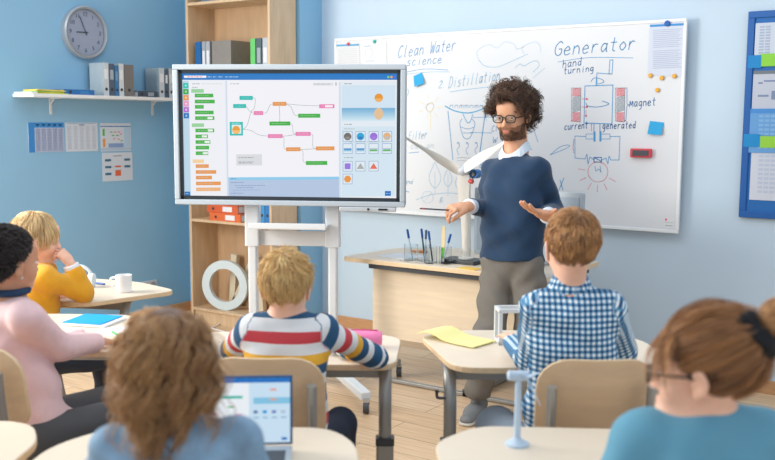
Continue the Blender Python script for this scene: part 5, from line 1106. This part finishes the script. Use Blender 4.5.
# sweater
sw_ = torso_prims(K, .110, .094, .102, .104, .0)[0]+sleeve(K, 'R', .055, .050, .043, stop=.22)+sleeve(K, 'L', .056, .051, .043, stop=.22)
pvz = K['pelvis'][2]; sw_ += [half(K['pelvis']+np.array([0, 0, .02]), [0, 0, -1], .6)]
nk = K['neck']; sw_ += [ell(nk+fwd*.048+np.array([0, 0, .03]), [.055, .055, .085], None, .004, True), half(nk+np.array([0, 0, .018]), [0, 0, 1], .10)]
M_NAVY = knit('sweater_navy', (8, 50, 84)); sdf_mesh('sweater', sw_, .006, M_NAVY, root, wr=wrinkle(.006, 26, 1.0))
# hem rib
M_SHIRT = mat('shirt_pale_blue', (214, 226, 240), .7)
for s_ in ('R', 'L'):
    e, w_ = K['el'+s_], K['wr'+s_]; d = vn(w_-e); L_ = np.linalg.norm(w_-e)
    sdf_mesh('shirt_cuff', [cap(e+d*L_*.70, e+d*L_*1.02, .036, .040, .004), half(e+d*L_*.98, d, .08), half(e+d*L_*.72, -d, .08)], .004, M_SHIRT, root)
# collar: two folded flaps and a band
mb = MB(); nb = nk+np.array([0, 0, .014]); ring_ = []
for i in range(25):
    t = 2*PI*i/24; dr = fwd*math.cos(t)+ax_*math.sin(t); top = nb+dr*(.060+.012*max(0, math.cos(t)))+np.array([0, 0, .026-.060*max(0, math.cos(t))**2]); bot = nb+dr*(.080+.012*max(0, math.cos(t)))+np.array([0, 0, -.016-.070*max(0, math.cos(t))**2]); ring_.append((top, bot))
for i in range(24):
    if i in (0, 23) and False: continue
    a, b = ring_[i], ring_[i+1]; o_ = np.array([0, 0, .003]); mb.add([a[0], b[0], b[1], a[1], a[0]*.0+a[0]+o_, b[0]+o_, b[1]+o_, a[1]+o_], [(0, 1, 2, 3), (7, 6, 5, 4), (0, 4, 5, 1), (2, 6, 7, 3)])
mb.build('shirt_collar', M_SHIRT, root, smooth=True)
# trousers
tr = [cap(K['hipL'], K['hipR'], .088, .088, .04), cap(K['pelvis']+np.array([0, 0, .05]), K['pelvis']-np.array([0, 0, .02]), .090, .092, .05)]+[p for s_ in ('L', 'R') for p in (cap(K['hip'+s_]-np.array([0, 0, .03]), K['knee'+s_], .088, .074, .015), cap(K['knee'+s_], K['ank'+s_], .074, .066, .03))]
tr += [half(K['ankR']+np.array([0, 0, .0]), [0, 0, -1], .15), half(K['ankL']+np.array([0, 0, .0]), [0, 0, -1], .15)]
M_TRO = mat('trousers_grey', (114, 110, 104), .85, bump=.2, bscale=220, var=.08, vscale=14); sdf_mesh('trousers', tr, .007, M_TRO, root, wr=wrinkle(.008, 26, 2.0))
M_SHG = mat('shoe_grey', (120, 122, 124), .6); M_SOL = mat('sole_pale', (206, 204, 198), .6)
shoe(K, 'R', (-.35, -.9), M_SHG, M_SOL, root, .28); shoe(K, 'L', (.15, -.95), M_SHG, M_SOL, root, .28)
# glasses
def glasses(M, C, s, parent, col=(24, 22, 24), wdt=.0022):
    m = mat('glasses_frame', col, .3); o = None; mb = MB()
    for x in (-.033, .033):
        pts = [C+M@(np.array([x+.0255*math.copysign(abs(math.cos(t))**.7, math.cos(t)), .108-.0008*abs(x)*10, -.006+.0185*math.copysign(abs(math.sin(t))**.8, math.sin(t))])*s) for t in np.linspace(0, 2*PI, 25)]; mb.tube(pts, wdt*s, 6)
    mb.tube([C+M@(np.array(p)*s) for p in ((-.009, .109, 0), (0, .111, .002), (.009, .109, 0))], wdt*s, 6)
    for x in (-1, 1): mb.tube([C+M@(np.array(p)*s) for p in ((x*.058, .106, 0), (x*.072, .09, .0), (x*.082, .02, -.002), (x*.083, -.01, -.008))], wdt*s, 6)
    g = mb.build('glasses', m, parent, smooth=True)
    lm_ = mat('lens_glass', (240, 245, 248), .05, trans=1.0)
    for x in (-.033, .033):
        pts = [C+M@(np.array([x+.0245*math.copysign(abs(math.cos(t))**.7, math.cos(t)), .108, -.006+.0178*math.copysign(abs(math.sin(t))**.8, math.sin(t))])*s) for t in np.linspace(0, 2*PI, 25)[:-1]]
        off = M@np.array([0, .0008, 0]); l = MB(); l.add([p for p in pts]+[p+off for p in pts], [tuple(range(23, -1, -1)), tuple(range(24, 48))]+[(i, (i+1) % 24, 24+(i+1) % 24, 24+i) for i in range(24)]); l.build('lens', lm_, g)
glasses(HM, HCt, hs, root, wdt=.0029)
# curly hair
capo = hcap('hair', root, HM, HCt, hs, HMm, .008, extra=[((0, -.03, .06), (.080, .082, .065)), ((.0, -.05, .0), (.082, .06, .06))])
def curlyf(p, nn_, t): return nn_*.9+np.array([0, .15, -.55])*(t*1.6)+np.stack([np.sin(p[:, 2]*60), np.sin(p[:, 0]*70), np.cos(p[:, 1]*60)], 1)*.5
hair('hair_curls', capo, HM, HCt, hs, HMm, 3000, .062, 14, curlyf, 4, .0014, curl=.010, cfreq=170, clump=150, keep=lambda p, r: scalp(p, r, .055, .052, .72, -.045), push=1.08)
# pen in the right hand
pd = A(420, 208.5, 4.50)-np.array([J['pelvis'][0], J['pelvis'][1], 0]); pe = K['wrR']+dR*.085+np.array([0, 0, -.012])
pw = root.location.copy(); Rz = Matrix.Rotation(YAW, 3, 'Z'); a = pw+Rz@Vector(pd); b_ = pw+Rz@Vector(pe)
o = empty('pen', a, 0, 'slim dark pen held like a pointer in the hand of the man', 'pen'); MB().tube([(0, 0, 0), b_-a], .0038, 8).build('barrel', PB, o, smooth=True); MB().tube([(0, 0, 0), (b_-a)*.12], [.003, .0046], 8).build('tip', mat('pen_tip_red', (210, 90, 80), .4), o, smooth=True)
# ------------------------------------------------------------------ children
def child(J, label, head_px, hd, yaw, pitch, skinm, hs=.93, roll=0, neck_r=.040, hands=True, handdir=None, face=True, iris=(80, 60, 44)):
    root, K = person(J, label); o = np.array([J['pelvis'][0], J['pelvis'][1], 0])
    M = rotm(math.radians(yaw), math.radians(pitch), math.radians(roll)); C = A(head_px[0], head_px[1], hd)-o
    b = head_prims(M, C, hs, True)+neckcap(K, C, M, hs, neck_r)+torso_prims(K, .075, .060, .062, .062, -.006)[0]
    for s_ in ('L', 'R'): b += [cap(K['sh'+s_], K['el'+s_], .030, .026, .02), cap(K['el'+s_], K['wr'+s_], .026, .019, .02)]
    for s_ in ('L', 'R'):
        d = vn(K['wr'+s_]-K['el'+s_]); hd_ = (handdir or {}).get(s_)
        if hd_: b += hand_prims(K['wr'+s_], hd_[0], hd_[1], hd_[2], .74, **(hd_[3] if len(hd_) > 3 else {}))
        else: b += hand_prims(K['wr'+s_], d, np.array([0, 0, -1.]), np.array([1. if s_ == 'L' else -1., 0, 0]), .74, curl=(.2, .3, .2))
    lc = C+M@(np.array([0, .098, -.071])*hs)
    sdf_mesh('body', b, .0042, [skinm, M_LIP], root, matfn=lipfn(lc, M, hs, (.022, .012, .010)))
    eyes(M, C, hs, root, iris)
    return root, K, M, C
def top(K, mt, root, name='sweater', ru=.041, re=.036, rw=.031, stop=.08, hem=-.06, wri=.0035, tor=(.082, .070, .074, .074), stops=None, arms=True, neckcut=.030, seed=1, h=.006, collar=None, extra=()):
    pr = torso_prims(K, *tor, .002)[0]+list(extra)
    for s_ in ('L', 'R'): pr += sleeve(K, s_, ru, re, rw, stop=(stops or {}).get(s_, stop))
    pr += [half(K['pelvis']+np.array([0, 0, hem]), [0, 0, -1], .5), half(K['neck']+np.array([0, 0, neckcut]), [0, 0, 1], .075)]
    return sdf_mesh(name, pr, h, mt, root, wr=wrinkle(wri, 30, seed), attr=pattern_attr(K))
def pants(K, mt, root, rh=.078, rk=.062, ra=.05, name='trousers'):
    up_ = np.array([0, 0, 1.]); pr = [cap(K['hipL'], K['hipR'], rh+.008, None, .04)]+legs(K, rh, rk, ra)+[half(K['ankL']-up_*.02, [0, 0, -1], .1), half(K['ankR']-up_*.02, [0, 0, -1], .1)]
    return sdf_mesh(name, pr, .008, mt, root, wr=wrinkle(.003, 28, 2))
def sit(J, fwd=(0, 1), kz=.47, th=.34, spread=.10, sh=.27):
    """legs of a seated child: hips beside the pelvis, knees forward, feet on the floor"""
    p = np.array(J['pelvis']); f = vn([fwd[0], fwd[1], 0]); r = np.array([f[1], -f[0], 0])
    for s_, k in (('L', -1), ('R', 1)):
        J['hip'+s_] = p+r*k*.065-np.array([0, 0, .01]); kn = p+r*k*spread+f*th; kn[2] = kz; J['knee'+s_] = kn; a = kn+f*.02; a[2] = .09; J['ank'+s_] = a
    return J
M_SHD = mat('shoe_navy', (34, 48, 66), .6); M_SHW = mat('shoe_white', (222, 224, 226), .6)
def shoes(K, f, root, m=None):
    for s_ in ('L', 'R'): shoe(K, s_, f, m or M_SHD, M_SOL, root, .20)
def crop_flow(fw=(0, .3, 0), down=.35):
    crown = np.array([0, -.055, .10])
    def f(p, n, t):
        d = p-crown; tg = d-n*(d*n).sum(1)[:, None]; tg = vnn(tg); return tg*1.0+n*(.16-.1*t)+np.array([0, 0, -down*t])+np.array(fw)*(p[:, 2:3] > .05)
    return f
# boy in the striped sweater
J = dict(pelvis=(-.315, 2.70, .48), neck=A(287, 318, 2.86), shL=A(250, 331, 2.86), shR=A(324, 331, 2.85), elL=A(229, 352, 3.03), elR=A(374, 357, 3.06), wrL=A(272, 345, 3.22), wrR=A(330, 341, 3.26))
sit(J, (.12, 1), .49, .34, .12)
root, K, M, C = child(J, 'boy with blond hair in a striped sweater seated with his back turned', (286.5, 285), 2.84, -8, -8, SK_F, hs=.86)
WS, RS, NS, YS = (224, 228, 232), (200, 66, 76), (36, 84, 124), (232, 176, 54)
st = stripe_mat('striped_knit', [(0, NS), (.13, WS), (.27, RS), (.41, WS), (.54, YS), (.67, NS), (.80, WS), (.93, NS)], .245)
top(K, st, root, 'striped_sweater', ru=.045, re=.040, rw=.034, tor=(.09, .072, .085, .078), hem=-.1)
pants(K, mat('jeans_dark_navy', (30, 42, 62), .8, bump=.15, bscale=200), root, rh=.07, rk=.052); shoes(K, (.2, 1), root)
hb = hairmat('hair_blond', (186, 136, 80), (255, 226, 160)); c_ = hcap('hair', root, M, C, .87, hairmat('hair_blond_base', (140, 102, 64), (150, 112, 70)), .006, y0=.055, nape=-.058)
kb = lambda p, r: scalp(p, r, .058, .05, .72, -.06)
hair('hair_strands', c_, M, C, .87, hb, 3800, .042, 7, crop_flow(down=.45), 11, .0013, clump=160, stray=.28, keep=kb, push=1.0, tip=.3)
hair('hair_tufts', c_, M, C, .87, hb, 700, .036, 7, lambda p, n, t: crop_flow()(p, n, t)+n*.3, 12, .0012, clump=80, stray=.6, keep=lambda p, r: (p[:, 2] > .05) & kb(p, r), push=1.05)
# boy in the plaid shirt
J = dict(pelvis=(.545, 2.67, .48), neck=A(570, 288, 2.78), shL=A(536, 309, 2.77), shR=A(611, 310, 2.76), elL=A(530, 360, 2.92), elR=A(623, 352, 2.90), wrL=A(513, 341, 3.10), wrR=A(596, 344, 3.16))
sit(J, (-.17, 1), .47, .42, .10)
root, K, M, C = child(J, 'boy in blue and white plaid shirt seated before the standing man', (571.5, 245), 2.74, 8, 0, SK_F, hs=.91)
top(K, plaid_mat('plaid_cotton'), root, 'plaid_shirt', ru=.050, re=.045, rw=.038, tor=(.092, .074, .09, .082), hem=-.12, wri=.005, seed=3, neckcut=.018, stops={'L': .15})
pl_ = bpy.data.materials['plaid_cotton']; nkc = K['neck']
mb = MB()
for i in range(24):
    t0, t1 = 2*PI*i/24, 2*PI*(i+1)/24
    if i in (5, 6): continue
    f_ = lambda t, r, z: nkc+np.array([r*math.cos(t), r*math.sin(t), z])
    mb.add([f_(t0, .050, .036), f_(t1, .050, .036), f_(t1, .068, -.008), f_(t0, .068, -.008), f_(t0, .052, .038), f_(t1, .052, .038), f_(t1, .071, -.006), f_(t0, .071, -.006)], [(0, 3, 2, 1), (4, 5, 6, 7), (0, 1, 5, 4), (3, 7, 6, 2)])
co_ = mb.build('shirt_collar', pl_, root, smooth=True); a_ = co_.data.attributes.new('pat', 'FLOAT_VECTOR', 'POINT')
for i_, v_ in enumerate(co_.data.vertices): dv = np.array(v_.co)-nkc; a_.data[i_].vector = (math.atan2(dv[0], dv[1])*.06, dv[2]+.004, 0)
pants(K, mat('jeans_light_grey', (142, 156, 172), .8, bump=.15, bscale=200), root, rk=.068); shoes(K, (-.3, 1), root, M_SHW)
hb2 = hairmat('hair_sandy', (124, 80, 46), (222, 168, 110)); c_ = hcap('hair', root, M, C, .91, hairmat('hair_sandy_base', (122, 86, 56), (130, 92, 62)), .004, y0=.055, nape=-.045)
hair('hair_strands', c_, M, C, .91, hb2, 4200, .027, 6, crop_flow(down=.15), 21, .0011, clump=200, stray=.18, keep=lambda p, r: scalp(p, r, .058, .05, .72, -.055), push=1.0, tip=.3)
# girl in the pink sweater
J = dict(pelvis=(-1.13, 2.90, .50), neck=A(8, 299, 3.02), shL=A(-14, 316, 3.16), shR=A(27, 318, 2.90), elL=A(40, 348, 3.42), elR=A(60, 347, 3.02), wrL=A(88, 338, 3.52), wrR=A(99, 342, 3.26))
sit(J, (.80, .75), .52, .40, .09)
root, K, M, C = child(J, 'girl with dark curly hair in pale pink sweater at left edge', (9, 261), 3.0, -38, -4, SK_T, hs=.90)
top(K, knit('sweater_pink', (226, 192, 196)), root, 'pink_sweater', extra=[cap(K['pelvis']+np.array([.02, .02, .0]), K['pelvis']+np.array([.13, .10, -.05]), .085, .080, .05)], ru=.048, re=.044, rw=.038, tor=(.080, .070, .074, .078), hem=-.10, wri=.0035, seed=5)
pants(K, mat('trousers_charcoal', (70, 72, 76), .85), root, rh=.08, rk=.068); shoes(K, (.8, .75), root)
hd_ = hairmat('hair_black_brown', (14, 14, 18), (58, 48, 46)); c_ = hcap('hair', root, M, C, .90, hd_, .012, y0=.048, nape=-.07, extra=[((0, -.075, -.02), (.07, .06, .07))])
hair('hair_curls', c_, M, C, .90, hd_, 2800, .062, 10, lambda p, n, t: np.array([0, -1, .1])+n*.35+np.array([0, 0, -.9])*t, 31, .0014, curl=.006, cfreq=190, clump=140, keep=lambda p, r: scalp(p, r, .058, .06, .8, -.07), push=1.06)
MB().tube([C+M@(np.array([-.0, -.10, -.03])*.90)+np.array([math.cos(t)*.04, math.sin(t)*.04, 0]) for t in np.linspace(0, 2*PI, 12)], .008, 8).build('hair_tie', mat('hair_tie_navy', (24, 60, 110), .7), root, smooth=True)
MB().tube([K['neck']+np.array([.062*math.cos(t), .062*math.sin(t), .028]) for t in np.linspace(0, 2*PI, 20)], .012, 8).build('navy_collar', mat('collar_navy', (28, 58, 92), .8), root, smooth=True)
e_ = C+M@(np.array([.086, .0, -.052])*.90); MB().lathe([(0, -.005), (.004, -.003), (.005, 0), (.004, .003), (0, .005)], c=e_, n=12).build('earring', M_BRASS, root, smooth=True)
# child in the yellow sweater, chin on fist
J = dict(pelvis=(-1.56, 3.98, .48), neck=A(42, 263, 4.14), shL=A(36, 276, 4.27), shR=A(43, 278, 4.00), elL=A(72, 297, 4.38), elR=A(82, 292, 4.14), wrL=A(60, 298, 4.22), wrR=A(70, 263, 4.10))
sit(J, (.75, .7), .44, .38, .09)
ck = A(56, 247, 4.08)-A(70, 263, 4.10)
root, K, M, C = child(J, 'blond child in yellow sweater leaning cheek on one fist at desk', (37.5, 237), 4.09, -62, -10, SK_F, hs=.90,
    handdir={'R': (ck, np.array([-.6, .6, -.5]), np.array([-.2, .2, 1.]), dict(curl=(1.2, 1.2, .8), thumb=(.3, .6))), 'L': (np.array([-.9, -.4, -.1]), np.array([0, 0, -1.]), np.array([0, .9, .2]), dict(curl=(.5, .6, .4)))})
top(K, knit('sweater_yellow', (226, 162, 28)), root, 'yellow_sweater', ru=.052, re=.047, rw=.040, tor=(.085, .074, .082, .08), stops={'R': .12}, seed=7, wri=.005)
d = vn(K['wrR']-K['elR']); sdf_mesh('white_cuff', [cap(K['wrR']-d*.045, K['wrR']-d*.005, .036, .034, .004), half(K['wrR']-d*.008, d, .07), half(K['wrR']-d*.04, -d, .07)], .004, mat('cuff_white', (232, 234, 238), .8), root)
pants(K, mat('jeans_dark_navy', (30, 42, 62), .8), root); shoes(K, (.75, .7), root)
hy = hairmat('hair_pale_blond', (190, 152, 104), (246, 220, 168)); c_ = hcap('hair', root, M, C, .90, hairmat('hair_pale_base', (176, 138, 92), (186, 148, 100)), .008, y0=.050, z0=.05, nape=-.075)
def bobf(p, n, t):
    d = p-np.array([0, -.03, .12]); tg = vnn(d-n*(d*n).sum(1)[:, None]); return tg*1.0+n*.1+np.array([0, .05, -.9])*t
hair('hair_strands', c_, M, C, .90, hy, 3400, .070, 9, bobf, 41, .0014, clump=130, stray=.2, keep=lambda p, r: scalp(p, r, .056, .05, .72, -.06), push=1.02)
# curly haired girl in the near row
J = dict(pelvis=(-.36, 1.56, .48), neck=A(172, 425, 1.76), shL=A(114, 452, 1.77), shR=A(237, 446, 1.76), elL=A(78, 530, 1.86), elR=A(268, 520, 1.86), wrL=A(130, 505, 2.06), wrR=A(222, 505, 2.06))
sit(J, (0, 1), .52, .36)
root, K, M, C = child(J, 'girl with long golden brown curls and denim jacket in near row', (168, 364), 1.78, 8, -10, SK_F, hs=.84)
top(K, mat('denim_washed', (128, 160, 188), .85, var=.28, vscale=14, bump=.2, bscale=150), root, 'denim_jacket', ru=.047, re=.042, rw=.036, tor=(.088, .076, .082, .08), seed=9, wri=.005, h=.005)
pants(K, mat('leggings_dark', (50, 54, 62), .85), root); shoes(K, (0, 1), root)
hg = hairmat('hair_golden_brown', (98, 58, 34), (236, 184, 122)); c_ = hcap('hair', root, M, C, .84, hairmat('hair_golden_base', (92, 58, 34), (102, 66, 40)), .012, y0=.052, nape=-.10, extra=[((0, -.035, -.05), (.078, .075, .085))])
def longf(p, n, t):
    d = p-np.array([0, -.035, .12]); tg = vnn(d-n*(d*n).sum(1)[:, None]); return tg*(1-.6*t)+n*(.06+.03*t*t)+np.array([0, -.12, -1.4])*t
hair('hair_waves', c_, M, C, .84, hg, 5200, .25, 20, longf, 51, .0013, curl=.011, cfreq=66, clump=90, stray=.28, keep=lambda p, r: scalp(p, r, .058, .05, .72, -.07), push=1.03, tip=.35)
# girl in the teal top, near row right
J = dict(pelvis=(.585, 1.46, .48), neck=A(706, 410, 1.76), shL=A(640, 440, 1.76), shR=A(768, 437, 1.78), elL=A(604, 520, 1.72), elR=A(812, 520, 1.74), wrL=A(640, 505, 1.92), wrR=A(760, 505, 1.92))
sit(J, (0, 1), .52, .36)
root, K, M, C = child(J, 'girl in teal top with hair bun and glasses, near row right', (701, 368), 1.74, 64, -6, SK_F, hs=.84)
top(K, mat('tee_teal', (94, 152, 178), .85, bump=.1, bscale=200), root, 'teal_top', ru=.050, re=.044, rw=.038, tor=(.092, .076, .082, .08), seed=11, wri=.004, h=.005, neckcut=.02)
pants(K, mat('leggings_grey', (84, 90, 100), .85), root); shoes(K, (0, 1), root)
glasses(M, C, .84, root, wdt=.003)
hr_ = hairmat('hair_honey_brown', (92, 56, 32), (204, 146, 92)); c_ = hcap('hair', root, M, C, .84, hairmat('hair_honey_base', (84, 56, 36), (92, 62, 40)), .008, y0=.062, z0=.05, sl=.75, nape=-.055)
BUN = np.array([0, -.118, .072])
def bunf(p, n, t): d = BUN-p; d = d-n*(d*n).sum(1)[:, None]; return vnn(d)*1.2+n*.04
hair('hair_strands', c_, M, C, .84, hr_, 4200, .125, 12, bunf, 61, .0014, clump=120, stray=.12, keep=lambda p, r: scalp(p, r, .070, .048, .75, -.06), push=1.0, Lvar=.4)
hair('hair_fringe', c_, M, C, .84, hr_, 700, .11, 9, lambda p, n, t: np.stack([np.sign(p[:, 0])*.6, np.full(len(p), .35-.9*t), np.full(len(p), -.9)], 1)+n*.25, 62, .0012, clump=40, stray=.15, keep=lambda p, r: (p[:, 1] > .02) & (p[:, 2] > .07), push=1.08)
bc_ = C+M@np.array([0, -.140, .096])
rg = np.random.default_rng(9); P = []
for i in range(700):
    ax1 = vn(rg.normal(size=3)); e = vn(np.cross(ax1, rg.normal(size=3))); f_ = np.cross(ax1, e); r = .022+.014*rg.random(); t0 = rg.random()*6.28
    P.append([bc_+(e*math.cos(t0+t)+f_*math.sin(t0+t)*.85)*r for t in np.linspace(0, 2.4, 9)])
hbun = hairmat('hair_bun_honey', (150, 100, 62), (226, 176, 122)); bo = sdf_mesh('hair_bun', [ell(bc_, (.030, .030, .028), None)], .004, hbun, c_)
strandmesh('bun_strands', np.array(P), .0016, hbun, bo, rg, np.full(700, .5))
sc_ = C+M@np.array([0, -.102, .064]); dn = vn(bc_-sc_); e = vn(np.cross(dn, [0, 0, 1.])); f_ = np.cross(dn, e)
pr = [cap(sc_+(e*math.cos(t)+f_*math.sin(t))*.030, sc_+(e*math.cos(t+.45)+f_*math.sin(t+.45))*.030, .020+.004*math.sin(5*t), .020+.004*math.cos(4*t), .006) for t in np.arange(0, 6.28, .45)]
sdf_mesh('scrunchie', pr, .004, mat('scrunchie_black', (18, 20, 26), .9), root, wr=wrinkle(.003, 130))
place_chair(-1.66, 4.02, math.radians(-45), 'plywood chair under the blond child in yellow sweater')
place_chair(-.36, 1.63, 0, 'plywood chair under the girl with long golden curls')
place_chair(.585, 1.52, 0, 'plywood chair under the girl in teal top')
